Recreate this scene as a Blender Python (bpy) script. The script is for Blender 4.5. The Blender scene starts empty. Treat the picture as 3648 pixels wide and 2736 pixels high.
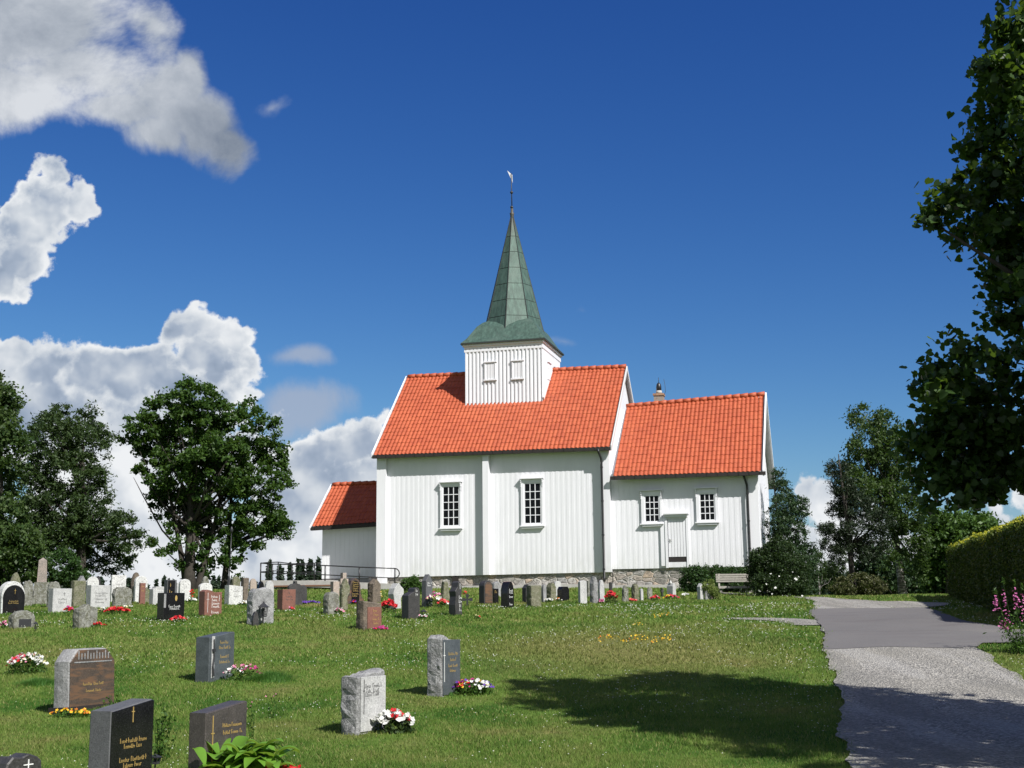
import bpy, bmesh, math, random
import numpy as np
from mathutils import Vector, Matrix, noise as mnoise
random.seed(7); rng = np.random.default_rng(11)
scene = bpy.context.scene
COL = scene.collection

# ------------------------------------------------------------------ camera
F_PX, PITCH, ROLL, PSI = 4584.8, .1743, .0105, .2578
EYE = 1.6
cd = bpy.data.cameras.new('camera'); cam = bpy.data.objects.new('camera', cd); COL.objects.link(cam)
cd.sensor_width = 36; cd.lens = F_PX/3648*36; cd.clip_start = .1; cd.clip_end = 6000
cam.location = (0, 0, EYE)
cam.rotation_mode = 'QUATERNION'
cam.rotation_quaternion = (Matrix.Rotation(math.pi/2+PITCH, 3, 'X') @ Matrix.Rotation(-ROLL, 3, 'Z')).to_quaternion()
scene.camera = cam

# ------------------------------------------------------------------ light
EL = math.radians(43.5); AZ = math.radians(39.9)          # az from -Y towards +X
SUN = Vector((math.sin(AZ)*math.cos(EL), -math.cos(AZ)*math.cos(EL), math.sin(EL)))
sd = bpy.data.lights.new('sun', 'SUN'); sd.energy = 5.0; sd.angle = math.radians(.53); sd.color = (1, .97, .925)
so = bpy.data.objects.new('sun', sd); COL.objects.link(so); so.rotation_mode = 'QUATERNION'
so.rotation_quaternion = SUN.to_track_quat('Z', 'Y')
SKY_STRENGTH = .085
EXPOSURE = 0.5
vs = scene.view_settings
scene.cycles.max_bounces = 6; scene.cycles.diffuse_bounces = 3; scene.cycles.glossy_bounces = 3; scene.cycles.transmission_bounces = 4; scene.cycles.transparent_max_bounces = 4
vs.view_transform = 'Standard'; vs.look = 'None'; vs.exposure = EXPOSURE; vs.gamma = 1

# ------------------------------------------------------------------ picture helpers (pixels of the 3648x2736 photograph -> points of the place)
_cp, _sp = math.cos(PITCH), math.sin(PITCH)
FW = np.array([0, _cp, _sp]); UP = np.array([0, -_sp, _cp]); RT = np.array([1., 0, 0])
def ray(x, y):
    uu, vv = x-1824, y-1368
    u = uu*math.cos(ROLL)-vv*math.sin(ROLL); v = uu*math.sin(ROLL)+vv*math.cos(ROLL)
    return RT*u/F_PX-UP*v/F_PX+FW
def smooth(a, b, t):
    t = np.clip((t-a)/(b-a), 0, 1); return t*t*(3-2*t)
_py = np.array([-60, 0, 13.6, 17, 19, 21, 24, 28, 34, 42, 50, 58, 63, 70, 90, 130, 200, 400, 5000.])
_pz = np.array([-1.9, -1.62, -1.64, -1.60, -1.52, -1.40, -1.12, -.76, -.30, .12, .5, .98, 1.12, .9, -2.0, -8, -13, -18, -30])
_yy = np.arange(-60, 5000, .5); _zz = np.interp(_yy, _py, _pz)
_k = np.exp(-np.linspace(-2, 2, 9)**2); _k /= _k.sum()
_zz = np.convolve(np.pad(_zz, 4, 'edge'), _k, 'valid')
def H(x, y):
    x = np.asarray(x, float); y = np.asarray(y, float)
    z = np.interp(y, _yy, _zz)
    a = smooth(6, 13, x)
    zc = .31+ (y-46)*.012
    zr = np.where(y > 46, np.where(y < 66, zc, .55-(y-66)*.09), z)
    zr = np.maximum(zr, -30)
    z = z*(1-a)+np.where(y > 46, np.minimum(z, zr), z)*a
    z = z + .02*np.sin(x*1.3+y*.4)*np.sin(y*.9-x*.3) + .015*np.sin(x*2.7)*np.cos(y*2.1)
    return z+EYE
def h1(x, y): return float(H(x, y))
def gp(x, y, dmax=90):
    """ground point seen at photo pixel (x, y)"""
    D = ray(x, y); D = D/D[1]
    ts = np.arange(8, dmax, .04)
    d = (EYE+D[2]*ts)-H(D[0]*ts, ts)
    i = np.where(d <= 0)[0]
    t = ts[i[0]] if len(i) else ts[int(np.argmin(d))]
    return np.array([D[0]*t, t, h1(D[0]*t, t)])
def at(x, y, d):
    D = ray(x, y); D = D/D[1]
    return np.array([D[0]*d, d, EYE+D[2]*d])
def ppm(d): return F_PX*_cp**-1*1.0/d*1.0 * .985      # photo pixels per metre at distance d

# ------------------------------------------------------------------ node helpers
class NT:
    def __init__(s, tree): s.t = tree; s.n = tree.nodes; s.l = tree.links
    def new(s, ty, **kw):
        n = s.n.new(ty)
        for k, v in kw.items(): setattr(n, k, v)
        return n
    def put(s, sock, v):
        if v is None: return
        if hasattr(v, 'is_output') or isinstance(v, bpy.types.NodeSocket): s.l.new(v, sock)
        else:
            if hasattr(sock.default_value, '__len__') and not hasattr(v, '__len__'): v = [v]*len(sock.default_value)
            if hasattr(sock.default_value, '__len__') and len(sock.default_value) == 4 and len(v) == 3: v = (*v, 1)
            sock.default_value = v
    def math(s, op, a, b=None, c=None, clamp=False):
        n = s.new('ShaderNodeMath', operation=op, use_clamp=clamp)
        s.put(n.inputs[0], a); s.put(n.inputs[1], b)
        if c is not None: s.put(n.inputs[2], c)
        return n.outputs[0]
    def vmath(s, op, a, b=None):
        n = s.new('ShaderNodeVectorMath', operation=op); s.put(n.inputs[0], a)
        if b is not None: s.put(n.inputs[1], b)
        return n.outputs['Value'] if op in ('LENGTH', 'DOT_PRODUCT', 'DISTANCE') else n.outputs[0]
    def noise(s, vec, scale, detail=4, rough=.55, dist=0, dim='3D'):
        n = s.new('ShaderNodeTexNoise', noise_dimensions=dim)
        s.put(n.inputs['Vector'], vec); n.inputs['Scale'].default_value = scale; n.inputs['Detail'].default_value = detail
        n.inputs['Roughness'].default_value = rough; n.inputs['Distortion'].default_value = dist
        return n.outputs[0]
    def vor(s, vec, scale, feature='F1', out=0, rnd=1):
        n = s.new('ShaderNodeTexVoronoi', feature=feature); s.put(n.inputs['Vector'], vec); n.inputs['Scale'].default_value = scale
        n.inputs['Randomness'].default_value = rnd
        return n.outputs[out]
    def ramp(s, fac, stops, interp='LINEAR'):
        n = s.new('ShaderNodeValToRGB'); s.put(n.inputs[0], fac); cr = n.color_ramp; cr.interpolation = interp
        while len(cr.elements) < len(stops): cr.elements.new(.5)
        for e, (p, c) in zip(cr.elements, stops):
            e.position = p; e.color = (*c, 1) if len(c) == 3 else c
        return n.outputs[0]
    def mix(s, f, a, b, bt='MIX'):
        n = s.new('ShaderNodeMix', data_type='RGBA', blend_type=bt); s.put(n.inputs[0], f); s.put(n.inputs[6], a); s.put(n.inputs[7], b)
        return n.outputs[2]
    def mapr(s, v, a, b, c=0, d=1, smoothstep=False):
        n = s.new('ShaderNodeMapRange'); n.clamp = True
        if smoothstep: n.interpolation_type = 'SMOOTHSTEP'
        s.put(n.inputs[0], v)
        for i, q in zip((1, 2, 3, 4), (a, b, c, d)): s.put(n.inputs[i], q)
        return n.outputs[0]
    def bump(s, h, strength, dist, normal=None):
        n = s.new('ShaderNodeBump'); s.put(n.inputs['Height'], h); n.inputs['Strength'].default_value = strength; n.inputs['Distance'].default_value = dist
        if normal is not None: s.put(n.inputs['Normal'], normal)
        return n.outputs[0]
    def scale(s, vec, v):
        n = s.new('ShaderNodeMapping'); s.put(n.inputs['Vector'], vec); n.inputs['Scale'].default_value = v; return n.outputs[0]

MATS = {}
def mat(name, fn, **kw):
    if name in MATS: return MATS[name]
    m = bpy.data.materials.new(name); m.use_nodes = True; t = NT(m.node_tree)
    b = m.node_tree.nodes['Principled BSDF']
    tc = t.new('ShaderNodeTexCoord'); geo = t.new('ShaderNodeNewGeometry')
    fn(t, b, tc.outputs['Object'], geo.outputs['Position'], **kw)
    MATS[name] = m; return m

# ------------------------------------------------------------------ materials
def f_paint(t, b, o, w, c=(.735, .735, .765), r=.45):
    n = t.noise(t.scale(w, (1.5, 1.5, .35)), 2.2, 6, .65)
    n2 = t.noise(w, 22, 3)
    col = t.mix(t.mapr(n, .35, .75), c, tuple(q*.93 for q in c))
    sz = t.new('ShaderNodeSeparateXYZ'); t.put(sz.inputs[0], w); gr = t.math('MULTIPLY', t.mapr(sz.outputs[2], 4.4, 3.2), t.mapr(t.noise(t.scale(w, (3, 3, .6)), 2.0, 5, .7), .38, .7))
    col = t.mix(t.math('MULTIPLY', gr, .45), col, (.42, .43, .36))
    col = t.mix(t.math('MULTIPLY', t.mapr(n2, .55, .8), .18), col, tuple(q*.8 for q in c))
    t.put(b.inputs['Base Color'], col); b.inputs['Roughness'].default_value = r
    t.put(b.inputs['Normal'], t.bump(n2, .12, .01))
M_WHITE = mat('white_paint', f_paint)
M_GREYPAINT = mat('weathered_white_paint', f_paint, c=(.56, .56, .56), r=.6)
M_PORCH = mat('porch_paint', f_paint, c=(.78, .79, .80))
def f_tile(t, b, o, w):
    c = t.vor(t.scale(o, (5.13, 3.4, 1)), 1, 'F1', 1, 1)
    n = t.noise(w, 1.1, 5, .6); n3 = t.noise(w, 40, 3, .6)
    h = t.new('ShaderNodeSeparateColor'); t.put(h.inputs[0], c)
    col = t.ramp(h.outputs[0], [(0, (.33, .062, .021)), (.5, (.37, .074, .025)), (1, (.41, .090, .032))])
    col = t.mix(t.mapr(n, .5, .75), col, (.335, .070, .025))
    col = t.mix(t.math('MULTIPLY', t.mapr(n3, .58, .75), .35), col, (.25, .075, .04))
    t.put(b.inputs['Base Color'], col); b.inputs['Roughness'].default_value = .62
    t.put(b.inputs['Normal'], t.bump(n3, .25, .006))
M_TILE = mat('red_clay_tile', f_tile)
def f_simple(t, b, o, w, c=(.1, .1, .1), r=.5, metal=0, var=.2, sc=12, bump=.1):
    n = t.noise(w, sc, 4, .6)
    t.put(b.inputs['Base Color'], t.mix(t.mapr(n, .3, .7), c, tuple(q*(1-var) for q in c)))
    b.inputs['Roughness'].default_value = r; b.inputs['Metallic'].default_value = metal
    if bump: t.put(b.inputs['Normal'], t.bump(n, bump, .01))
M_BLACK = mat('black_painted_metal', f_simple, c=(.016, .016, .018), r=.42)
M_FASCIA = mat('dark_tarred_board', f_simple, c=(.02, .015, .013), r=.7)
M_IRON = mat('dark_iron', f_simple, c=(.03, .03, .033), r=.5)
M_GLASSDARK = mat('dark_window_glass', f_simple, c=(.006, .007, .008), r=.07, var=.3, sc=1.5, bump=.02)
MATS['dark_window_glass'].node_tree.nodes['Principled BSDF'].inputs['Specular IOR Level'].default_value = .12
M_VANE = mat('pale_metal', f_simple, c=(.62, .62, .60), r=.4, metal=.3)
M_GOLD = mat('gilded_lettering', f_simple, c=(.52, .36, .12), r=.4, metal=.3)
M_WLET = mat('white_lettering', f_simple, c=(.75, .75, .73), r=.5)
M_DLET = mat('dark_lettering', f_simple, c=(.07, .07, .07), r=.6)
M_CONC = mat('concrete', f_simple, c=(.44, .42, .40), r=.85, sc=6, bump=.3)
M_WOODG = mat('weathered_grey_wood', f_simple, c=(.36, .34, .30), r=.8, sc=18, bump=.3, var=.35)
M_BARK = mat('bark', f_simple, c=(.050, .042, .034), r=.95, sc=9, bump=.8, var=.55)
M_SOFFIT = mat('under_roof_boards', f_simple, c=(.5, .5, .5), r=.7, sc=5, bump=.1)
def f_birch(t, b, o, w):
    n = t.noise(t.scale(w, (1, 1, 6)), 3, 4, .6)
    t.put(b.inputs['Base Color'], t.ramp(n, [(.36, (.42, .41, .38)), (.48, (.10, .09, .08)), (.6, (.05, .045, .04))])); b.inputs['Roughness'].default_value = .8
M_BIRCH = mat('birch_bark', f_birch)
def f_copper(t, b, o, w):
    n = t.noise(t.scale(o, (3, 3, .5)), 2.5, 6, .65); n2 = t.noise(o, 1.2, 4, .6)
    col = t.ramp(n, [(.25, (.026, .046, .038)), (.5, (.052, .096, .077)), (.75, (.090, .158, .128))])
    col = t.mix(t.mapr(n2, .5, .75), col, (.08, .12, .10))
    sx = t.new('ShaderNodeSeparateXYZ'); t.put(sx.inputs[0], o)
    col = t.mix(t.mapr(sx.outputs[2], 20.0, 21.3), col, (.07, .065, .055))
    t.put(b.inputs['Base Color'], col); b.inputs['Roughness'].default_value = .6; b.inputs['Metallic'].default_value = .15
    t.put(b.inputs['Normal'], t.bump(n, .3, .02))
M_COPPER = mat('green_copper', f_copper)
M_COPDARK = mat('dark_copper_edge', f_simple, c=(.03, .035, .032), r=.6)
def f_rubble(t, b, o, w):
    v = t.scale(o, (1, 1, 1.6)); vd = t.vmath('ADD', v, t.vmath('MULTIPLY', t.noise(o, 3, 3) , (.25, .25, .25)))
    e = t.vor(vd, 2.6, 'DISTANCE_TO_EDGE'); c = t.vor(vd, 2.6, 'F1', 1)
    sc = t.new('ShaderNodeSeparateColor'); t.put(sc.inputs[0], c)
    n = t.noise(o, 9, 6, .7)
    col = t.ramp(sc.outputs[0], [(0, (.22, .21, .19)), (.35, (.34, .32, .29)), (.6, (.46, .36, .27)), (.8, (.3, .3, .3)), (1, (.5, .47, .42))])
    col = t.mix(t.mapr(n, .42, .68), col, (.10, .095, .085))
    col = t.mix(t.mapr(e, .0, .05, 1, 0), col, (.4, .38, .34))
    t.put(b.inputs['Base Color'], col); b.inputs['Roughness'].default_value = .9
    t.put(b.inputs['Normal'], t.bump(t.math('ADD', t.mapr(e, 0, .12), t.math('MULTIPLY', n, .5)), .7, .06))
M_RUBBLE = mat('rubble_stone', f_rubble)
def f_brick(t, b, o, w):
    n = t.new('ShaderNodeTexBrick'); t.put(n.inputs['Vector'], t.scale(o, (1, 1, 1))); n.inputs['Scale'].default_value = 5
    n.inputs['Color1'].default_value = (.27, .14, .08, 1); n.inputs['Color2'].default_value = (.36, .22, .13, 1); n.inputs['Mortar'].default_value = (.26, .23, .2, 1)
    q = t.noise(o, 9, 4); t.put(b.inputs['Base Color'], t.mix(t.mapr(q, .5, .8), n.outputs[0], (.2, .12, .08))); b.inputs['Roughness'].default_value = .9
M_BRICK = mat('chimney_brick', f_brick)
# gravestones ------------------------------------------------------
def f_stone(t, b, o, w, c1=(.4, .4, .4), c2=(.2, .2, .2), r=.8, sp=60, lichen=0, lc=(.3, .3, .2), bump=.5, band=0):
    n = t.noise(w, 5, 8, .72); s = t.noise(w, sp, 3, .7)
    col = t.mix(t.mapr(n, .33, .67), c1, c2)
    col = t.mix(t.math('MULTIPLY', t.mapr(s, .56, .68), .75), col, tuple(q*.3 for q in c2))
    col = t.mix(t.math('MULTIPLY', t.mapr(s, .44, .34), .5), col, tuple(min(.8, q*1.5+.04) for q in c1))
    if band:
        wv = t.noise(t.scale(w, (1.2, 1.2, 7)), 2.2, 5, .6, .5)
        col = t.mix(t.mapr(wv, .45, .6), col, (.13, .075, .045))
    if lichen:
        l = t.noise(w, 7.5, 8, .75, .6)
        col = t.mix(t.mapr(l, .62-lichen*.18, .68-lichen*.14), col, lc)
        l2 = t.vor(w, 14, 'F1', 0)
        col = t.mix(t.math('MULTIPLY', t.mapr(l2, .25, .12), .6*lichen), col, (.42, .44, .36))
    t.put(b.inputs['Base Color'], col); b.inputs['Roughness'].default_value = r
    hh = t.math('ADD', t.noise(w, 16, 6, .7), t.math('MULTIPLY', s, .3))
    if bump: t.put(b.inputs['Normal'], t.bump(hh, bump, .03))
ST = dict(
 light=mat('light_granite', f_stone, c1=(.44, .44, .43), c2=(.31, .31, .31), sp=45, bump=.25),
 white=mat('white_marble', f_stone, c1=(.54, .54, .52), c2=(.40, .40, .39), sp=20, bump=.2),
 grey=mat('grey_granite', f_stone, c1=(.27, .27, .27), c2=(.17, .17, .17), sp=45, bump=.5),
 rough=mat('rough_split_granite', f_stone, c1=(.33, .33, .33), c2=(.13, .13, .13), sp=38, bump=1.0),
 lichen=mat('lichen_granite', f_stone, c1=(.26, .26, .23), c2=(.11, .11, .095), sp=40, lichen=.8, lc=(.10, .10, .07), bump=.8),
 moss=mat('mossy_stone', f_stone, c1=(.20, .19, .13), c2=(.09, .09, .055), sp=40, lichen=.7, lc=(.09, .10, .045), bump=.8),
 dark=mat('dark_granite', f_stone, c1=(.048, .045, .044), c2=(.026, .025, .024), sp=50, r=.5, bump=.25),
 blue=mat('blue_grey_granite', f_stone, c1=(.080, .092, .10), c2=(.045, .053, .058), sp=75, r=.45, bump=.15),
 black=mat('black_polished_granite', f_stone, c1=(.012, .012, .013), c2=(.007, .007, .008), sp=90, r=.10, bump=.03),
 charcoal=mat('charcoal_sawn_granite', f_stone, c1=(.105, .108, .112), c2=(.07, .07, .074), sp=85, r=.6, bump=.2),
 brown=mat('brown_banded_stone', f_stone, c1=(.085, .06, .045), c2=(.05, .04, .034), sp=60, r=.35, bump=.1, band=1),
 umber=mat('umber_granite', f_stone, c1=(.070, .060, .055), c2=(.04, .034, .032), sp=80, r=.4, bump=.15),
 obelisk=mat('obelisk_granite', f_stone, c1=(.27, .22, .19), c2=(.16, .145, .13), sp=30, bump=.5),
 red=mat('red_brown_granite', f_stone, c1=(.20, .085, .06), c2=(.13, .058, .042), sp=50, r=.6, bump=.2),
 beige=mat('beige_pink_stone', f_stone, c1=(.36, .29, .24), c2=(.27, .23, .2), sp=40, bump=.4),
 earth=mat('brown_rough_stone', f_stone, c1=(.17, .135, .10), c2=(.065, .053, .042), sp=36, bump=1.0),
)
# ground ----------------------------------------------------------
def grass_color(t, w, dark=1.0):
    big = t.noise(w, .22, 4, .6); mid = t.noise(w, .9, 4, .6); fine = t.noise(w, 7, 4, .65)
    m = t.math('ADD', t.math('MULTIPLY', big, .55), t.math('MULTIPLY', mid, .45))
    g1 = tuple(q*dark for q in (.052, .140, .018)); g2 = tuple(q*dark for q in (.138, .225, .040)); g3 = tuple(q*dark for q in (.25, .225, .085))
    col = t.ramp(m, [(.41, g1), (.50, g2), (.58, tuple(.6*a+.4*b_ for a, b_ in zip(g2, g3))), (.65, g3)])
    # dry patch in the middle of the lawn
    d = t.vmath('LENGTH', t.vmath('MULTIPLY', t.vmath('SUBTRACT', w, (DRY[0], DRY[1], DRY[2])), (.30, .20, 0)))
    d = t.math('ADD', d, t.math('MULTIPLY', t.math('SUBTRACT', mid, .5), 1.3))
    col = t.mix(t.mapr(d, .35, 1.15, .85, 0), col, g3)
    return t.mix(t.mapr(fine, .35, .7, 0, .5), col, tuple(q*.55 for q in g1))
DRY = gp(2240, 2310)
def f_lawn(t, b, o, w):
    t.put(b.inputs['Base Color'], grass_color(t, w, .75)); b.inputs['Roughness'].default_value = .95
    b.inputs['Specular IOR Level'].default_value = .1
    t.put(b.inputs['Normal'], t.bump(t.noise(w, 30, 4, .7), .6, .05))
M_LAWN = mat('lawn_soil', f_lawn)
def f_blade(t, b, o, w):
    col = grass_color(t, w, 1.0)
    r = t.new('ShaderNodeAttribute'); r.attribute_name = 'rnd'
    col = t.mix(t.mapr(r.outputs['Fac'], .1, 1, 0, .55), col, (.19, .235, .06))
    col = t.mix(t.mapr(r.outputs['Fac'], .86, .9, 0, .6), col, (.36, .31, .14))
    t.put(b.inputs['Base Color'], col); b.inputs['Roughness'].default_value = .6; b.inputs['Specular IOR Level'].default_value = .15
    tr = t.new('ShaderNodeBsdfTranslucent'); t.put(tr.inputs[0], t.mix(.5, col, (.27, .37, .05)))
    ms = t.new('ShaderNodeMixShader'); ms.inputs[0].default_value = .35
    t.l.new(b.outputs[0], ms.inputs[1]); t.l.new(tr.outputs[0], ms.inputs[2])
    t.l.new(ms.outputs[0], [n for n in t.n if n.type == 'OUTPUT_MATERIAL'][0].inputs[0])
M_BLADE = mat('grass_blade', f_blade)
def f_leaf(t, b, o, w, c1=(.03, .07, .015), c2=(.06, .11, .02), tl=(.10, .19, .02), tf=.3, r=.5, sc=.8):
    n = t.noise(w, sc, 4, .6); a = t.new('ShaderNodeAttribute'); a.attribute_name = 'rnd'
    f = t.math('ADD', t.math('MULTIPLY', n, .5), t.math('MULTIPLY', a.outputs['Fac'], .5))
    col = t.mix(t.mapr(f, .3, .75), c1, c2)
    t.put(b.inputs['Base Color'], col); b.inputs['Roughness'].default_value = r; b.inputs['Specular IOR Level'].default_value = .25
    tr = t.new('ShaderNodeBsdfTranslucent'); t.put(tr.inputs[0], tl)
    ms = t.new('ShaderNodeMixShader'); ms.inputs[0].default_value = tf
    t.l.new(b.outputs[0], ms.inputs[1]); t.l.new(tr.outputs[0], ms.inputs[2])
    t.l.new(ms.outputs[0], [n for n in t.n if n.type == 'OUTPUT_MATERIAL'][0].inputs[0])
L_ASH = mat('ash_leaves', f_leaf, c1=(.020, .050, .009), c2=(.056, .105, .018), tl=(.12, .22, .02), tf=.26)
L_WILLOW = mat('willow_leaves', f_leaf, c1=(.020, .040, .012), c2=(.052, .084, .026), tl=(.09, .15, .02), tf=.2)
L_LINDEN = mat('linden_leaves', f_leaf, c1=(.018, .040, .012), c2=(.045, .085, .022), tl=(.17, .28, .025), tf=.26, r=.36, sc=1.6)
L_BIRCH = mat('birch_leaves', f_leaf, c1=(.022, .046, .012), c2=(.058, .092, .024), tf=.22)
L_PINE = mat('pine_needles', f_leaf, c1=(.012, .024, .010), c2=(.028, .042, .018), tl=(.03, .05, .01), tf=.08)
L_SPRUCE = mat('spruce_needles', f_leaf, c1=(.016, .036, .014), c2=(.04, .075, .026), tl=(.05, .09, .02), tf=.12)
L_FAR = mat('distant_spruce_needles', f_leaf, c1=(.02, .036, .022), c2=(.035, .055, .032), tf=.05)
L_YEW = mat('yew_leaves', f_leaf, c1=(.014, .036, .010), c2=(.040, .085, .018), tf=.12)
L_LIGHT = mat('light_green_leaves', f_leaf, c1=(.04, .085, .02), c2=(.085, .15, .035), tf=.3)
L_HEDGE = mat('hedge_leaves', f_leaf, c1=(.045, .068, .012), c2=(.095, .12, .018), tf=.25)
L_TIP = mat('yellow_sunlit_hedge_shoots', f_leaf, c1=(.34, .36, .03), c2=(.52, .50, .05), tl=(.5, .5, .04), tf=.35)  # shoot tips: sunlight on the hedge's top edge painted in as yellow leaf colour
L_ROSE = mat('rose_bush_leaves', f_leaf, c1=(.014, .028, .010), c2=(.032, .056, .014), tf=.1)
L_PLANT = mat('plant_leaves', f_leaf, c1=(.03, .07, .012), c2=(.08, .16, .025), tf=.3, sc=6)
L_HOSTA = mat('hosta_leaves', f_leaf, c1=(.13, .27, .035), c2=(.28, .46, .07), tl=(.3, .45, .05), tf=.35, sc=5, r=.4)
L_YG = mat('yellow_green_foliage', f_leaf, c1=(.13, .18, .04), c2=(.24, .29, .08), tf=.3)
def f_gravel(t, b, o, w):
    c = t.vor(w, 34, 'F1', 1); e = t.vor(w, 34, 'F1', 0); s = t.new('ShaderNodeSeparateColor'); t.put(s.inputs[0], c)
    n = t.noise(w, .5, 5, .6); g = t.noise(w, 9, 4, .7)
    col = t.ramp(s.outputs[0], [(0, (.09, .086, .078)), (.3, (.19, .182, .166)), (.7, (.295, .28, .252)), (1, (.48, .455, .40))])
    col = t.mix(t.mapr(n, .45, .72, 0, .55), col, (.24, .225, .19))
    tr_ = t.noise(t.scale(w, (1.5, .16, 1)), 1.0, 4, .55); col = t.mix(t.mapr(tr_, .50, .62, 0, .45), col, (.15, .145, .13)); col = t.mix(t.mapr(tr_, .46, .36, 0, .35), col, (.38, .37, .35))
    col = t.mix(t.mapr(g, .60, .75, 0, .5), col, (.16, .15, .13))
    t.put(b.inputs['Base Color'], col); b.inputs['Roughness'].default_value = .95
    t.put(b.inputs['Normal'], t.bump(t.math('ADD', e, t.math('MULTIPLY', g, .5)), .9, .03))
M_GRAVEL = mat('pale_gravel', f_gravel)
def f_asphalt(t, b, o, w):
    s = t.noise(w, 45, 3, .7); n = t.noise(w, .35, 5, .6); st = t.noise(t.scale(w, (.5, 2.2, 1)), .8, 4, .6)
    col = t.ramp(s, [(.3, (.088, .084, .082)), (.6, (.125, .118, .115)), (.8, (.185, .177, .172))])
    col = t.mix(t.mapr(n, .4, .7, 0, .5), col, (.145, .137, .132))
    col = t.mix(t.mapr(st, .52, .66, 0, .45), col, (.09, .08, .08))
    t.put(b.inputs['Base Color'], col); b.inputs['Roughness'].default_value = .9
    t.put(b.inputs['Normal'], t.bump(s, .4, .01))
M_ASPH = mat('worn_asphalt', f_asphalt)
def f_petal(t, b, o, w, c=(.8, .05, .05)):
    n = t.noise(w, 30, 2); t.put(b.inputs['Base Color'], t.mix(t.mapr(n, .35, .65), c, tuple(q*.72 for q in c)))
    b.inputs['Roughness'].default_value = .55
    tr = t.new('ShaderNodeBsdfTranslucent'); t.put(tr.inputs[0], c)
    ms = t.new('ShaderNodeMixShader'); ms.inputs[0].default_value = .25
    t.l.new(b.outputs[0], ms.inputs[1]); t.l.new(tr.outputs[0], ms.inputs[2])
    t.l.new(ms.outputs[0], [n for n in t.n if n.type == 'OUTPUT_MATERIAL'][0].inputs[0])
PET = {k: mat('petal_'+k, f_petal, c=c) for k, c in dict(red=(.62, .012, .02), white=(.82, .82, .78), pink=(.75, .28, .42), magenta=(.45, .025, .18),
       purple=(.12, .03, .36), yellow=(.80, .52, .02), orange=(.75, .22, .02), cream=(.72, .66, .35), salmon=(.75, .16, .13)).items()}

# ------------------------------------------------------------------ object helpers
def link_mesh(name, verts, faces, m, parent=None, smooth_=False, mats=None, fm=None):
    me = bpy.data.meshes.new(name)
    me.from_pydata([tuple(map(float, v)) for v in verts], [], [tuple(map(int, f)) for f in faces])
    for q in (mats or [m]): me.materials.append(q)
    if fm is not None: me.polygons.foreach_set('material_index', fm)
    if smooth_: me.polygons.foreach_set('use_smooth', [True]*len(me.polygons))
    me.update()
    o = bpy.data.objects.new(name, me); COL.objects.link(o)
    if parent is not None: o.parent = parent
    return o
def link_np(name, V, k, m, parent=None, rnd=None, mats=None, fm=None):
    """V (N*k,3) vertices, faces of k consecutive vertices"""
    n = len(V)//k
    me = bpy.data.meshes.new(name)
    me.vertices.add(n*k); me.vertices.foreach_set('co', np.ascontiguousarray(V, np.float32).ravel())
    me.loops.add(n*k); me.loops.foreach_set('vertex_index', np.arange(n*k, dtype=np.int32))
    me.polygons.add(n); me.polygons.foreach_set('loop_start', np.arange(0, n*k, k, dtype=np.int32))
    me.polygons.foreach_set('loop_total', np.full(n, k, np.int32))
    for q in (mats or [m]): me.materials.append(q)
    if fm is not None: me.polygons.foreach_set('material_index', np.asarray(fm, np.int32))
    if rnd is not None:
        a = me.attributes.new('rnd', 'FLOAT', 'FACE'); a.data.foreach_set('value', np.asarray(rnd, np.float32))
    me.update(calc_edges=True)
    o = bpy.data.objects.new(name, me); COL.objects.link(o)
    if parent is not None: o.parent = parent
    return o
def tag(o, label=None, cat=None, group=None, kind=None):
    if label: o['label'] = label
    if cat: o['category'] = cat
    if group: o['group'] = group
    if kind: o['kind'] = kind
    return o
def empty(name, loc, label, cat, group=None, rz=0):
    o = bpy.data.objects.new(name, None); COL.objects.link(o); o.location = tuple(map(float, loc)); o.rotation_euler = (0, 0, rz)
    o.empty_display_size = .2
    return tag(o, label, cat, group)
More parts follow.
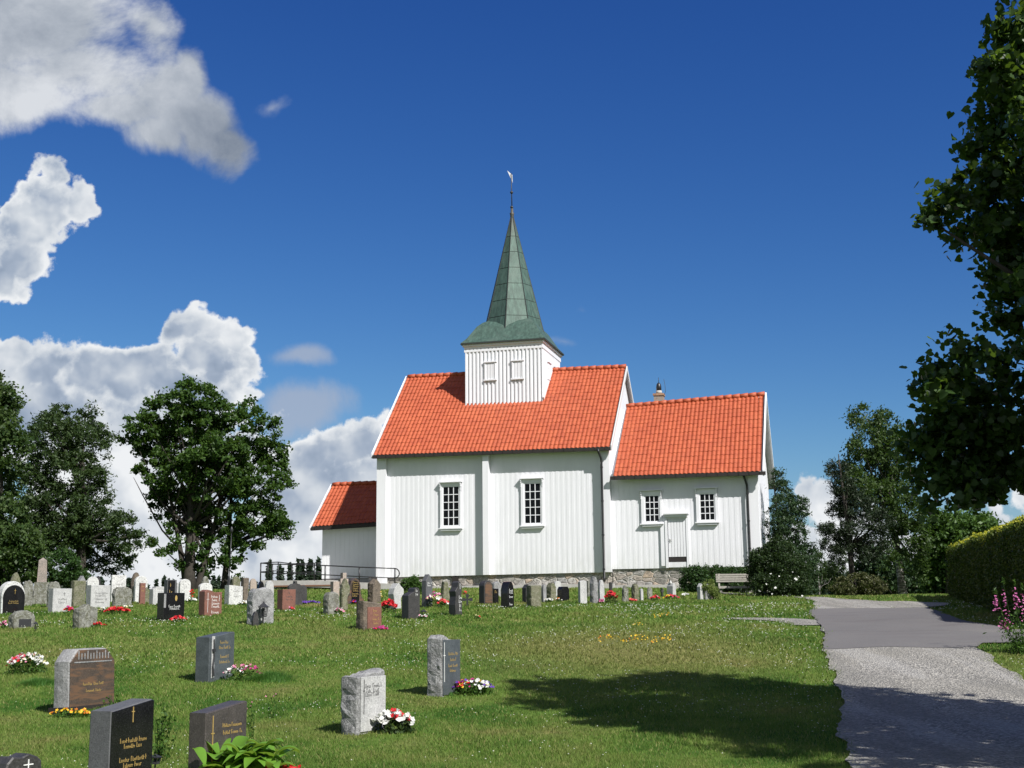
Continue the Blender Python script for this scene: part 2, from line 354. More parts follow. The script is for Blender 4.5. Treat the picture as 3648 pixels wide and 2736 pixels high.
class MB:
    def __init__(s): s.v = []; s.f = []; s.m = []
    def add(s, v, f, mi=0):
        b = len(s.v); s.v += [tuple(q) for q in v]; s.f += [tuple(b+i for i in g) for g in f]; s.m += [mi]*len(f); return s
    def box(s, x0, x1, y0, y1, z0, z1, mi=0):
        return s.add([(x0, y0, z0), (x1, y0, z0), (x1, y1, z0), (x0, y1, z0), (x0, y0, z1), (x1, y0, z1), (x1, y1, z1), (x0, y1, z1)],
              [(0, 3, 2, 1), (4, 5, 6, 7), (0, 1, 5, 4), (1, 2, 6, 5), (2, 3, 7, 6), (3, 0, 4, 7)], mi)
    def hexa(s, p, mi=0):     # 8 points: bottom 4 ccw, top 4 ccw
        return s.add(p, [(0, 3, 2, 1), (4, 5, 6, 7), (0, 1, 5, 4), (1, 2, 6, 5), (2, 3, 7, 6), (3, 0, 4, 7)], mi)
    def bar(s, a, b, w, h, upv=(0, 0, 1), mi=0):
        a = Vector(a); b = Vector(b); d = (b-a).normalized(); sd_ = d.cross(Vector(upv))
        if sd_.length < 1e-4: sd_ = Vector((1, 0, 0))
        sd_.normalize(); u = sd_.cross(d).normalized()
        P = []
        for q in (a, b):
            P += [q-sd_*w/2-u*h/2, q+sd_*w/2-u*h/2, q+sd_*w/2+u*h/2, q-sd_*w/2+u*h/2]
        return s.add(P, [(0, 1, 2, 3), (7, 6, 5, 4), (0, 4, 5, 1), (1, 5, 6, 2), (2, 6, 7, 3), (3, 7, 4, 0)], mi)
    def tube(s, pts, rad, n=8, mi=0, caps=True):
        pts = [Vector(p) for p in pts]; rad = rad if hasattr(rad, '__len__') else [rad]*len(pts)
        base = len(s.v); prev = Vector((.31, .17, .93)).normalized()
        for i, p in enumerate(pts):
            d = (pts[min(i+1, len(pts)-1)]-pts[max(i-1, 0)]).normalized()
            a = d.cross(prev if abs(d.dot(prev)) < .99 else Vector((1, 0, 0))).normalized(); b = d.cross(a)
            for k in range(n):
                t = 2*math.pi*k/n; s.v.append(tuple(p+(a*math.cos(t)+b*math.sin(t))*rad[i]))
        for i in range(len(pts)-1):
            for k in range(n):
                s.f.append((base+i*n+k, base+i*n+(k+1) % n, base+(i+1)*n+(k+1) % n, base+(i+1)*n+k)); s.m.append(mi)
        if caps:
            s.f.append(tuple(base+k for k in range(n))[::-1]); s.m.append(mi)
            s.f.append(tuple(base+(len(pts)-1)*n+k for k in range(n))); s.m.append(mi)
        return s
    def lathe(s, prof, n=12, c=(0, 0), mi=0):
        base = len(s.v)
        for r, z in prof:
            for k in range(n):
                t = 2*math.pi*k/n; s.v.append((c[0]+r*math.cos(t), c[1]+r*math.sin(t), z))
        for i in range(len(prof)-1):
            for k in range(n):
                s.f.append((base+i*n+k, base+i*n+(k+1) % n, base+(i+1)*n+(k+1) % n, base+(i+1)*n+k)); s.m.append(mi)
        return s
    def build(s, name, m, parent=None, smooth_=False):
        return link_mesh(name, s.v, s.f, m if not isinstance(m, list) else None, parent, smooth_, mats=m if isinstance(m, list) else None, fm=s.m)

# ------------------------------------------------------------------ sky (world): physical sky + cumulus in direction space
def build_world():
    w = bpy.data.worlds.new('World'); scene.world = w; w.use_nodes = True
    t = NT(w.node_tree); bg = w.node_tree.nodes['Background']
    sky = t.new('ShaderNodeTexSky', sky_type='NISHITA'); sky.sun_disc = False
    sky.sun_elevation = EL; sky.sun_rotation = math.pi-AZ; sky.air_density = 1.0; sky.dust_density = .35; sky.ozone_density = 2.2; sky.altitude = 100
    blue = t.mix(1.0, sky.outputs[0], (.074*.85, .098*.85, .116*.85), 'MULTIPLY')
    sp_ = t.new('ShaderNodeSeparateColor'); t.put(sp_.inputs[0], blue); cb = t.new('ShaderNodeCombineColor')      # the deep saturated blue of the day
    for i_, (gm, k_) in enumerate(((1.79, 2.29/1.414), (1.43, 1.184/1.414), (.95, .916/1.414))): t.put(cb.inputs[i_], t.math('MULTIPLY', t.math('POWER', sp_.outputs[i_], gm), k_))
    blue = cb.outputs[0]
    tc = t.new('ShaderNodeTexCoord'); s = t.new('ShaderNodeSeparateXYZ'); t.put(s.inputs[0], tc.outputs['Generated'])
    y = t.math('MAXIMUM', t.math('ABSOLUTE', s.outputs[1]), .12)
    U = t.math('DIVIDE', s.outputs[0], y); V = t.math('DIVIDE', s.outputs[2], y)
    c = t.new('ShaderNodeCombineXYZ'); t.put(c.inputs[0], U); t.put(c.inputs[1], V); P = c.outputs[0]
    wn = t.new('ShaderNodeTexNoise'); t.put(wn.inputs['Vector'], P); wn.inputs['Scale'].default_value = 8; wn.inputs['Detail'].default_value = 5
    W = t.vmath('ADD', P, t.vmath('MULTIPLY', t.vmath('SUBTRACT', wn.outputs['Color'], (.5, .5, .5)), (.075, .075, 0)))
    # (px x, px y, rx, ry, softness) of the cloud masses, in directions of view; strength
    def blob(cx, cy, rx, ry, k=1.0):
        D = ray(cx/.6063, cy/.6063); u0, v0 = D[0]/D[1], D[2]/D[1]
        q = t.vmath('MULTIPLY', t.vmath('SUBTRACT', W, (u0, v0, 0)), (2780/rx, 2780/ry, 0))
        return t.math('MULTIPLY', t.math('SUBTRACT', 1.0, t.vmath('LENGTH', q)), k)
    def field(bl):
        r = None
        for b in bl:
            q = blob(*b); r = q if r is None else t.math('MAXIMUM', r, q)
        return r
    def N(p, sc, det=8, ro=.55, ty='FBM', dist=0):
        n = t.new('ShaderNodeTexNoise', noise_dimensions='2D'); n.noise_type = ty; n.normalize = True if ty == 'FBM' else n.normalize
        t.put(n.inputs['Vector'], p); n.inputs['Scale'].default_value = sc; n.inputs['Detail'].default_value = det; n.inputs['Roughness'].default_value = ro; n.inputs['Distortion'].default_value = dist
        return n.outputs[0]
    high = field([(90, 70, 360, 190), (20, 200, 210, 110), (150, 150, 300, 140), (330, 60, 110, 130), (360, 190, 130, 120), (450, 240, 95, 90), (500, 290, 70, 80), (410, 150, 70, 80), (250, 220, 160, 60), (330, 260, 90, 55)])
    cum = field([(105, 425, 96, 66), (170, 420, 50, 50), (60, 470, 90, 70), (40, 540, 70, 70), (10, 590, 60, 60), (-60, 520, 90, 110), (20, 770, 95, 62), (110, 800, 110, 62), (60, 880, 240, 150), (200, 830, 100, 66), (290, 840, 90, 62), (370, 830, 90, 80), (430, 725, 58, 58), (505, 735, 60, 58),
                 (470, 790, 84, 100), (440, 880, 110, 110), (280, 1040, 330, 200), (-150, 960, 260, 280), (690, 990, 90, 58), (780, 985, 90, 60), (620, 1030, 110, 80), (700, 1120, 280, 150), (860, 1060, 180, 130), (560, 1180, 300, 120), (1300, 1270, 420, 50),
                 (430, 1260, 520, 90), (1745, 1190, 70, 50), (1765, 1100, 56, 66), (1900, 1180, 160, 110), (2100, 1150, 150, 70), (1725, 1062, 18, 16), (2500, 1100, 300, 150), (-700, 900, 500, 300), (1100, 1305, 4000, 60)])
    wisp = field([(650, 895, 110, 70), (655, 900, 90, 55), (640, 785, 80, 42), (600, 215, 60, 30, .7), (1235, 668, 70, 36, .62), (1215, 735, 75, 30, .62)])
    def heap(p):
        q = t.math('MULTIPLY', t.math('SUBTRACT', N(p, 11, 3, .5), .5), 1.0)
        q = t.math('ADD', q, t.math('MULTIPLY', t.math('ABSOLUTE', t.math('SUBTRACT', N(p, 17, 2, .4), .5)), 1.3))
        q = t.math('ADD', q, t.math('MULTIPLY', t.math('ABSOLUTE', t.math('SUBTRACT', N(p, 42, 2, .5), .5)), .75))
        return t.math('ADD', q, t.math('MULTIPLY', t.math('SUBTRACT', N(p, 95, 6, .62), .5), .50))
    h0 = heap(P)
    def soft(p): return t.math('ADD', t.math('MULTIPLY', N(p, 10, 5, .55), 1.0), t.math('MULTIPLY', t.math('ABSOLUTE', t.math('SUBTRACT', N(p, 22, 3, .5), .5)), .7))
    hs, hb = soft(P), soft(t.vmath('ADD', P, (.010, .018, 0)))
    n1 = N(P, 5.5, 12, .62, 'FBM', .25); nb = N(P, 3.6, 5, .55)
    dn = t.math('MULTIPLY', t.math('SUBTRACT', n1, .5), 2.5)
    dc = t.math('ADD', cum, t.math('SUBTRACT', h0, .20))
    dh = t.math('ADD', high, t.math('ADD', dn, .10)); dw = t.math('ADD', wisp, dn)
    back = t.mapr(s.outputs[1], .02, .12)
    ah = t.math('MULTIPLY', t.mapr(dh, -.05, .62, 0, .98, True), back); ac = t.math('MULTIPLY', t.mapr(dc, -.02, .19, 0, 1, True), back); aw = t.math('MULTIPLY', t.mapr(dw, .05, .8, 0, .8, True), back)
    rel = t.math('SUBTRACT', hs, hb)
    low = t.mapr(V, .02, .16, .05, 0)
    b = t.math('ADD', t.math('ADD', .70, t.math('MULTIPLY', rel, 1.05)), t.mapr(dc, .05, .6, .09, 0))
    thick = t.math('MULTIPLY', t.mapr(nb, .44, .60, 0, 1, True), t.mapr(dc, .15, .55))
    b = t.math('SUBTRACT', b, t.math('MULTIPLY', thick, .36))
    ccol = t.ramp(b, [(.0, (.15, .20, .28)), (.30, (.26, .31, .39)), (.55, (.43, .465, .51)), (.85, (.61, .625, .64))])
    n1b = N(t.vmath('ADD', P, (-.006, .020, 0)), 5.5, 12, .62, 'FBM', .25)
    bh = t.math('ADD', t.math('ADD', .50, t.math('MULTIPLY', t.math('SUBTRACT', n1, n1b), 1.5)), t.math('MULTIPLY', t.math('SUBTRACT', nb, .5), 1.9))
    hcol = t.ramp(bh, [(.05, (.15, .18, .23)), (.5, (.31, .34, .385)), (.9, (.50, .52, .55))])
    wcol = (.27, .315, .40)
    blue = t.mix(t.math('MULTIPLY', t.mapr(s.outputs[1], .1, -.3), .62), blue, (.38, .38, .375))      # unseen pale cloud cover added behind the viewer as neutral fill light
    r = t.mix(aw, blue, wcol); r = t.mix(ah, r, hcol); r = t.mix(ac, r, ccol)
    t.put(bg.inputs[0], r); bg.inputs[1].default_value = 1.0
    w.cycles.sampling_method = 'MANUAL'; w.cycles.sample_map_resolution = 512
build_world()

# ------------------------------------------------------------------ ground and roads
def grid(a, b, step, far, g=1.28):
    mid = list(np.arange(a, b+1e-6, step)); lo = []; hi = []
    x, s = a, step
    while x > -far: s *= g; x -= s; lo.append(x)
    x, s = b, step
    while x < far: s *= g; x += s; hi.append(x)
    return np.array(lo[::-1]+mid+hi)
xs = grid(-34, 40, .45, 3500); ys = grid(0, 80, .45, 3800); ys = ys[ys > -400]
XX, YY = np.meshgrid(xs, ys); ZZ = H(XX, YY)
nx, ny = len(xs), len(ys)
V = np.stack([XX.ravel(), YY.ravel(), ZZ.ravel()], 1)
I = np.arange((ny-1)*nx).reshape(ny-1, nx)[:, :-1].ravel()
Fq = np.stack([I, I+1, I+nx+1, I+nx], 1)
gme = bpy.data.meshes.new('ground'); gme.vertices.add(len(V)); gme.vertices.foreach_set('co', V.astype(np.float32).ravel())
gme.loops.add(len(Fq)*4); gme.loops.foreach_set('vertex_index', Fq.ravel().astype(np.int32)); gme.polygons.add(len(Fq))
gme.polygons.foreach_set('loop_start', np.arange(0, len(Fq)*4, 4, dtype=np.int32)); gme.polygons.foreach_set('loop_total', np.full(len(Fq), 4, np.int32))
gme.polygons.foreach_set('use_smooth', [True]*len(Fq)); gme.materials.append(M_LAWN); gme.update(calc_edges=True)
ground = bpy.data.objects.new('ground', gme); COL.objects.link(ground); tag(ground, kind='structure')

def poly_world(pts): return np.array([gp(x, y)[:2] for x, y in pts])
Z5 = lambda x, y: (2700+x/2.111, 1950+y/2.111)      # pixel of a detail crop -> pixel of the photograph
def road(name, left, right, m, lift, jl=.07, jr=.07, step=.22, cols=26):
    """strip between a left and a right edge line, both lists of world (x, y) sorted by y"""
    left = np.array(sorted(left, key=lambda q: q[1])); right = np.array(sorted(right, key=lambda q: q[1]))
    y0 = max(left[0, 1], right[0, 1]); y1 = min(left[-1, 1], right[-1, 1])
    yy = np.arange(y0, y1+step*.5, step)
    xa = np.interp(yy, left[:, 1], left[:, 0]); xb = np.interp(yy, right[:, 1], right[:, 0])
    nj = lambda sd_, y: 1.6*mnoise.noise(Vector((y*.8, sd_, 0)))+1.1*mnoise.noise(Vector((y*2.6, sd_, 5)))+.8*mnoise.noise(Vector((y*7, sd_, 9)))
    xa = xa+np.array([nj(1.3, y) for y in yy])*jl; xb = xb+np.array([nj(4.1, y) for y in yy])*jr
    u = np.linspace(0, 1, cols); X = xa[:, None]*(1-u)+xb[:, None]*u; Y = np.repeat(yy[:, None], cols, 1)
    Z = H(X, Y)+lift
    verts = np.stack([X.ravel(), Y.ravel(), Z.ravel()], 1)
    f = [(i*cols+j, i*cols+j+1, (i+1)*cols+j+1, (i+1)*cols+j) for i in range(len(yy)-1) for j in range(cols-1)]
    o = link_mesh(name, verts, f, m, None, True); tag(o, kind='structure'); return (yy, xa, xb)
gL = [gp(*Z5(*q))[:2] for q in [(735, 1655), (690, 1580), (635, 1400), (610, 1200), (600, 1075), (570, 960), (555, 890), (520, 830), (490, 765)]]
gL = [(gL[0][0]-.55, gL[0][1]-3), (gL[0][0]-1.2, 2)]+gL
gR = [gp(*Z5(*q))[:2] for q in [(2300, 1200), (2001, 1005), (1900, 952), (1800, 885), (1760, 822), (1640, 765)]]
gR = [(gR[0][0]+1.0, 2), (gR[0][0]+.2, 14)]+gR
yb = float(gp(*Z5(900, 762))[1]); 
gL[-1] = (gL[-1][0], yb+.25); gR[-1] = (gR[-1][0], yb+.25)
R1 = road('gravel_path', gL, gR, M_GRAVEL, .03)
aL = [(gL[-1][0]-.05, yb+.0)]+[gp(*Z5(*q))[:2] for q in [(482, 640), (472, 600), (440, 560), (372, 500), (390, 466)]]
ya2 = float(gp(*Z5(700, 465))[1])
aL[-1] = (aL[-1][0], ya2)
aLo = [gp(*Z5(*q))[:2] for q in [(1640, 757), (1700, 728), (1940, 722)]]
aRt = [gp(*Z5(*q))[:2] for q in [(1940, 640), (1840, 607), (1640, 577), (1500, 545), (1300, 462)]]
far_r = (aLo[-1][0]+14, aLo[-1][1]+1.0)
aR = [(gR[-1][0]+.03, yb+.0), tuple(aLo[1]), (far_r[0], aLo[1][1]+.25), (far_r[0], aRt[0][1]-.3), (aRt[0][0], aRt[0][1])]+[tuple(q) for q in aRt[1:]]
aR = sorted(aR, key=lambda q: q[1]); aR[-1] = (aR[-1][0], ya2)
R2 = road('asphalt_road', aL, aR, M_ASPH, .036, .05, .03)
fL = [(aL[-1][0], ya2+.02)]+[gp(*Z5(*q))[:2] for q in [(425, 440), (430, 410)]]; 
yf = max(float(gp(*Z5(600, 392))[1]), fL[-1][1])+8
fL = fL+[(fL[-1][0]+.5, yf)]
fR = [(aR[-1][0], ya2+.02)]+[gp(*Z5(*q))[:2] for q in [(1440, 432), (1445, 424)]]; fR = fR+[(fR[-1][0]-6, yf)]
R3 = road('gravel_yard', fL, fR, M_GRAVEL, .03)
# narrow gravel path branching off to the church
pth = [gp(*Z5(*q))[:2] for q in [(480, 590), (380, 562), (240, 549), (90, 545), (-60, 541), (-250, 536)]]
def strip(name, pts, w0, w1, m, lift):
    pts = [np.array(p) for p in pts]; V_, F_ = [], []
    for i, p in enumerate(pts):
        d = pts[min(i+1, len(pts)-1)]-pts[max(i-1, 0)]; d = d/np.linalg.norm(d); nn = np.array([-d[1], d[0]]); w = w0+(w1-w0)*i/(len(pts)-1)
        for k in range(5):
            q = p+nn*w*(k/4-.5); V_.append((q[0], q[1], h1(q[0], q[1])+lift))
    for i in range(len(pts)-1):
        for k in range(4): F_.append((i*5+k, i*5+k+1, (i+1)*5+k+1, (i+1)*5+k))
    o = link_mesh(name, V_, F_, m); tag(o, kind='structure')
fine = []
for a, b in zip(pth[:-1], pth[1:]):
    for k in range(8): fine.append(a+(b-a)*k/8+np.array([0, .05*math.sin(k*1.9)]))
strip('footpath', fine, 1.5, .3, M_GRAVEL, .02)
PATHC = np.array(fine)
def on_road(x, y, grow=0.0):
    r = np.zeros(len(x), bool)
    for yy, xa, xb in (R1, R2, R3):
        a = np.interp(y, yy, xa); b = np.interp(y, yy, xb)
        r |= (y > yy[0]) & (y < yy[-1]) & (x > a+grow) & (x < b-grow)
    d = np.full(len(x), 9.)
    for i, p in enumerate(PATHC[::3]):
        w = .6*(1-i*3/len(PATHC))+.1
        r |= np.hypot(x-p[0], y-p[1]) < w-grow
    return r

# ------------------------------------------------------------------ church (local axes: s along the wall to the east, n to the north)
OX, OY = -6.2514, 59.8212
E_ = np.array([math.cos(PSI), -math.sin(PSI)]); N_ = np.array([math.sin(PSI), math.cos(PSI)])
church = empty('church', (OX, OY, 0), 'white wooden church with orange tile roofs and green copper spire', 'church', rz=-PSI)
def S2W(s, n): q = np.array([OX, OY])+s*E_+n*N_; return q[0], q[1]
def hc(s, n): return h1(*S2W(s, n))
L_, NR = 10.9, 4.285                       # nave length, depth of the ridge
NB, NE, NZ = 3.19, 8.72, 13.12             # wall foot, eave, ridge
CS, CB, CE, CZ, CL = -.06, 3.35, 7.36, 11.2, 6.43; CS = .10
CNR = 3.75                                  # chancel ridge depth (from nave front)
def cladding(name, s0, s1, n0, z0, z1, parent, m=M_WHITE, pitch=.235, gap=.11, dep=.0065, side=-1, zt=None):
    """vertical boards: alternating proud boards and recessed battens; faces south (side -1); z0, z1 functions or numbers"""
    f0 = z0 if callable(z0) else (lambda s: z0); f1 = z1 if callable(z1) else (lambda s: z1)
    b = MB(); s = s0; pts = []
    while s < s1-1e-6:
        e = min(s+pitch-gap, s1); pts += [(s, dep), (e, dep)]
        e2 = min(e+gap, s1)
        if e2 > e: pts += [(e, 0), (e2, 0)]
        s = e2
    V_, F_ = [], []
    for (s, d) in pts: V_ += [(s, n0+side*(d+.004), f0(s)-.0), (s, n0+side*(d+.004), f1(s))]
    for i in range(len(pts)-1): F_.append((2*i, 2*i+2, 2*i+3, 2*i+1) if side < 0 else (2*i, 2*i+1, 2*i+3, 2*i+2))
    return link_mesh(name, V_, F_, m, parent)
def wall_block(b, s0, s1, n0, n1, z0, z1): b.box(s0, s1, n0, n1, z0, z1)
def gable_block(name, s0, s1, n0, nr, n1, z0, ze, zr, m, parent):
    """closed body with pitched top, walls all round"""
    v = [(s0, n0, z0), (s1, n0, z0), (s1, n1, z0), (s0, n1, z0), (s0, n0, ze), (s1, n0, ze), (s1, n1, ze), (s0, n1, ze), (s0, nr, zr), (s1, nr, zr)]
    f = [(0, 1, 5, 4), (1, 2, 6, 9, 5), (2, 3, 7, 6), (3, 0, 4, 8, 7), (0, 3, 2, 1), (4, 5, 9, 8), (6, 7, 8, 9)]
    return link_mesh(name, v, f, m, parent)
def tiles(name, s0, s1, ne, ze, nr, zr, parent, pitch=.195, rowh=.30, cut=None):
    """pantile slope from eave (ne, ze(s)) to ridge (nr, zr(s)); real wave and step"""
    fe = ze if callable(ze) else (lambda s: ze); fr = zr if callable(zr) else (lambda s: zr)
    nc = max(2, round((s1-s0)/pitch)); pitch = (s1-s0)/nc
    ln = math.hypot(nr-ne, fr(s0)-fe(s0)); nrw = max(2, round(ln/rowh)); sub = 6
    sgn = 1 if nr > ne else -1
    dn = (nr-ne)/ln; dz = (fr(s0)-fe(s0))/ln; nv = (-dz, dn) if dn > 0 else (dz, -dn)
    V_, F_ = [], []
    prof = []
    for c in range(nc):
        for k in range(sub): prof.append((s0+(c+k/sub)*pitch, .040*(.5+.5*math.cos(2*math.pi*(k/sub)-1.2))**.8))
    prof.append((s1, prof[0][1])); np_ = len(prof)
    for r in range(nrw):
        for e, lift in ((0, .017), (1, .002)):
            t = (r+e*1.02)/nrw
            for j, (s, w) in enumerate(prof):
                jit = .004*math.sin(j//sub*7.1+r*3.3)
                bn = ne+(nr-ne)*t; bz = fe(s)+(fr(s)-fe(s))*t
                V_.append((s, bn+nv[0]*(w+lift+jit), bz+nv[1]*(w+lift+jit)))
        base = r*2*np_
        for j in range(np_-1):
            F_.append((base+j, base+j+1, base+np_+j+1, base+np_+j))
            if r: F_.append((base-np_+j, base-np_+j+1, base+j+1, base+j))
            elif r == 0: pass
    o = link_mesh(name, V_, F_, M_TILE, parent, False)
    return o
def ridge_tiles(parent, s0, s1, n, z0, z1):
    b = MB(); k = max(1, int((s1-s0)/.36)); 
    for i in range(k):
        a = s0+(s1-s0)*i/k; c = s0+(s1-s0)*(i+1)/k+.03; za = z0+(z1-z0)*i/k; zc = z0+(z1-z0)*(i+1)/k
        b.tube([(a, n, za+.02), (c, n, zc+.035)], [.105, .125], 10)
    return b.build('ridge_tiles', M_TILE, parent, True)
def rake_board(b, s, ne, ze, nr, zr, w=.05, h=.24, lift=.07):
    for (na, za) in ((ne, ze), (2*nr-ne, ze)):
        A = Vector((s, na, za+lift)); B = Vector((s, nr, zr+lift)); d = (B-A)
        # vertical-faced plank hung along the slope
        b.hexa([(s-w/2, na, za+lift-h), (s+w/2, na, za+lift-h), (s+w/2, nr, zr+lift-h), (s-w/2, nr, zr+lift-h),
                (s-w/2, na, za+lift), (s+w/2, na, za+lift), (s+w/2, nr, zr+lift), (s-w/2, nr, zr+lift)])

# --- nave
zeN = lambda s: NE+.045-.008*s*.9
zrN = lambda s: NZ+.13-.0125*s
zbN = lambda s: NB-.03+.006*s
core = gable_block('nave_wall', 0, L_, 0, NR, 2*NR, NB+.02, NE+.28, NZ-.06, M_WHITE, church)
cl = cladding('cladding', .42, 5.12, 0, zbN, lambda s: zeN(s)+.30, core); cl2 = cladding('cladding', 5.40, L_-.42, 0, zbN, lambda s: zeN(s)+.30, core)
for s0, s1, z0 in ((-.03, .42, NB-.02), (5.12, 5.40, NB), (L_-.42, L_+.03, NB+.03)):
    b = MB(); b.box(s0, s1, -.20 if s0 < 5 or s0 > 6 else -.33, -.001, z0, NE+.02); b.build('pilaster', M_WHITE, church)
b = MB(); b.box(.06, .46, -.26, -.02, hc(.2, -.2)-.1, NB-.02); b.build('corner_post', M_WHITE, church)
rf = tiles('nave_roof', -.12, L_+.12, -.40, zeN, NR, zrN, church)
link_mesh('north_slope', [(-.15, 2*NR+.40, NE), (L_+.15, 2*NR+.40, NE), (L_+.15, NR, NZ), (-.15, NR, NZ+.13)], [(0, 1, 2, 3)], M_TILE, rf)
link_mesh('roof_boards', [(-.15, -.40, NE+.03), (L_+.15, -.40, NE-.04), (L_+.15, NR, NZ-.04), (-.15, NR, NZ+.08), (L_+.15, 2*NR+.40, NE-.06), (-.15, 2*NR+.4, NE-.04)],
          [(0, 3, 2, 1), (3, 5, 4, 2)], M_SOFFIT, rf)
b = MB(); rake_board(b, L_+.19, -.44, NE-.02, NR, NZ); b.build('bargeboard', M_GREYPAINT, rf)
b = MB(); rake_board(b, -.19, -.44, NE+.08, NR, NZ+.15); b.build('bargeboard', M_WHITE, rf)
ridge_tiles(rf, -.1, L_+.12, NR, zrN(0)+.02, zrN(L_)+.02)
def gutter(parent, s0, s1, n, z0, z1, h=.15):
    b = MB(); b.hexa([(s0, n-.04, z0-h), (s1, n-.04, z1-h), (s1, n+.06, z1-h), (s0, n+.06, z0-h), (s0, n-.04, z0), (s1, n-.04, z1), (s1, n+.06, z1), (s0, n+.06, z0)])
    k = int((s1-s0)/.45)
    for i in range(k):
        s = s0+(i+.5)*(s1-s0)/k; z = z0+(z1-z0)*(i+.5)/k
        b.box(s-.015, s+.015, n-.06, n-.04, z-h+.01, z-.01)
    return b.build('gutter', M_FASCIA, parent)
gutter(rf, -.15, L_+.17, -.46, zeN(0)+.0, zeN(L_)+.0)
def downpipe(s, n, ztop, zbot, shift=.2):
    b = MB(); r = .05
    b.tube([(s-.10, n-shift, ztop), (s-.08, n-shift, ztop-.12), (s, n-.02, ztop-.42), (s+.01, n, ztop-.6), (s+.02, n, zbot+.15), (s+.04, n-.10, zbot)], r, 10)
    for z in np.linspace(zbot+.5, ztop-.8, 4): b.lathe([(r+.012, z-.03), (r+.012, z+.03)], 10, (s+.015, n))
    return b.build('downpipe', M_BLACK, church, True)
downpipe(L_-.30, -.30, NE-.10, hc(L_, -.3)+.35)
# --- windows and door
def window(s0, s1, z0, z1, g0, g1, gz0, gz1, nw, cols, rows):
    m = empty('window', (0, 0, 0), None, None); m.parent = church
    b = MB()   # casing
    b.box(s0+.03, g0-.055, nw-.10, nw-.026, z0+.08, z1-.02); b.box(g1+.055, s1-.03, nw-.10, nw-.026, z0+.08, z1-.02)
    b.box(g0-.055, g1+.055, nw-.095, nw-.026, z0+.08, gz0-.05); b.box(g0-.055, g1+.055, nw-.095, nw-.026, gz1+.05, z1-.02)
    b.build('frame', M_WHITE, m)
    b = MB(); b.box(s0-.02, s1+.02, nw-.21, nw-.03, z1-.01, z1+.03)
    for sx in (s0+.02, s1-.07):        # scalloped brackets under the hood
        for k, (zz, dd) in enumerate(((.0, .22), (.09, .18), (.17, .13), (.27, .14), (.35, .10), (.44, .05))):
            b.box(sx, sx+.04, nw-dd*.85, nw-.027, z1-.02-zz-.085, z1-.02-zz-.001)
    b.build('hood', M_WHITE, m)
    b = MB(); b.box(s0-.03, s1+.03, nw-.18, nw-.028, z0+.03, z0+.078); b.box(s0+.06, s1-.06, nw-.14, nw-.029, z0-.05, z0+.019); b.build('sill', M_WHITE, m)
    b = MB(); b.box(g0, g1, nw-.045, nw-.030, gz0, gz1); b.build('pane', M_GLASSDARK, m)
    b = MB(); w = .016
    b.box(g0-.055, g0, nw-.075, nw-.028, gz0-.05, gz1+.05); b.box(g1, g1+.055, nw-.075, nw-.028, gz0-.05, gz1+.05)
    b.box(g0, g1, nw-.075, nw-.028, gz0-.05, gz0); b.box(g0, g1, nw-.075, nw-.028, gz1, gz1+.05)
    for i in range(1, cols): s = g0+(g1-g0)*i/cols; b.box(s-w, s+w, nw-.068, nw-.046, gz0, gz1)
    for i in range(1, rows): z = gz0+(gz1-gz0)*i/rows; b.box(g0, g1, nw-.0665, nw-.0465, z-w, z+w)
    b.build('glazing_bars', M_WHITE, m)
window(3.00, 4.06, 5.26, 7.42, 3.18, 3.90, 5.46, 7.21, 0, 3, 5)
window(6.82, 7.90, 5.27, 7.45, 7.03, 7.74, 5.46, 7.22, 0, 3, 5)
# --- foundation
def foundation(s0, s1, n0, ztf, name='foundation'):
    b = MB(); k = int((s1-s0)/.6)
    V_, F_ = [], []
    zs = np.linspace(0, 1, 7); ss = np.linspace(s0, s1, k*3)
    for s in ss:
        zb = hc(s, n0)-.15; zt = ztf(s)
        for i, u in enumerate(zs):
            z = zb+(zt-zb)*u; d = .05*mnoise.noise(Vector((s*2.3, z*3.1, 1.7)))+.03*mnoise.noise(Vector((s*6, z*7, 4)))
            V_.append((s, n0-.0+d, z))
    m = len(zs)
    for i in range(len(ss)-1):
        for j in range(m-1): F_.append((i*m+j, (i+1)*m+j, (i+1)*m+j+1, i*m+j+1))
    return link_mesh(name, V_, F_, M_RUBBLE, church, True)
foundation(-.0, L_-.0, .10, lambda s: zbN(s)+.03)
b = MB(); b.box(.5, L_+.1, -.12, .12, hc(5, 0)-.6, hc(5, -.1)+.14); b.box(L_+.1, L_+CL-.5, CS-.1, CS+.3, hc(14, 0)-.6, hc(13, -.1)+.16); b.build('footing', M_CONC, church)
b = MB(); b.box(3.55, 3.85, .02, .3, NB-.30, NB-.04); b.build('vent_opening', M_FASCIA, church)
b = MB(); b.box(-.6, L_, .35, 2*NR-.2, hc(3, 3)-1, NB+.02); b.build('foundation_core', M_RUBBLE, church)
# --- chancel
ceN = lambda s: CE+.02-.003*(s-L_); crN = lambda s: CZ-.11+.036*(s-L_)
CW = 2*(CNR-CS)
cc = gable_block('chancel_wall', L_+.001, L_+CL, CS, CNR, CS+CW, CB+.02, CE+.15, CZ-.22, M_WHITE, church)
cladding('cladding', L_+.02, L_+CL-.38, CS, lambda s: CB, lambda s: CE+.2, cc)
b = MB(); b.box(L_+CL-.38, L_+CL+.04, CS-.10, CS-.001, CB-.02, CE+.2); b.box(L_+CL+.001, L_+CL+.06, CS-.08, CS+.25, CB-.02, CE+.2); b.build('corner_board', M_WHITE, church)
b = MB()
s = CS+.25
while s < CS+CW: b.box(L_+CL+.002, L_+CL+.026, s, s+.15, CB, CE+.1 + 1.12*(min(s, 2*CNR-s)-CS-.1)); s += .215
b.build('east_cladding', M_WHITE, cc)
rc = tiles('chancel_roof', L_+.24, L_+CL+.22, CS-.45, ceN, CNR, crN, church)
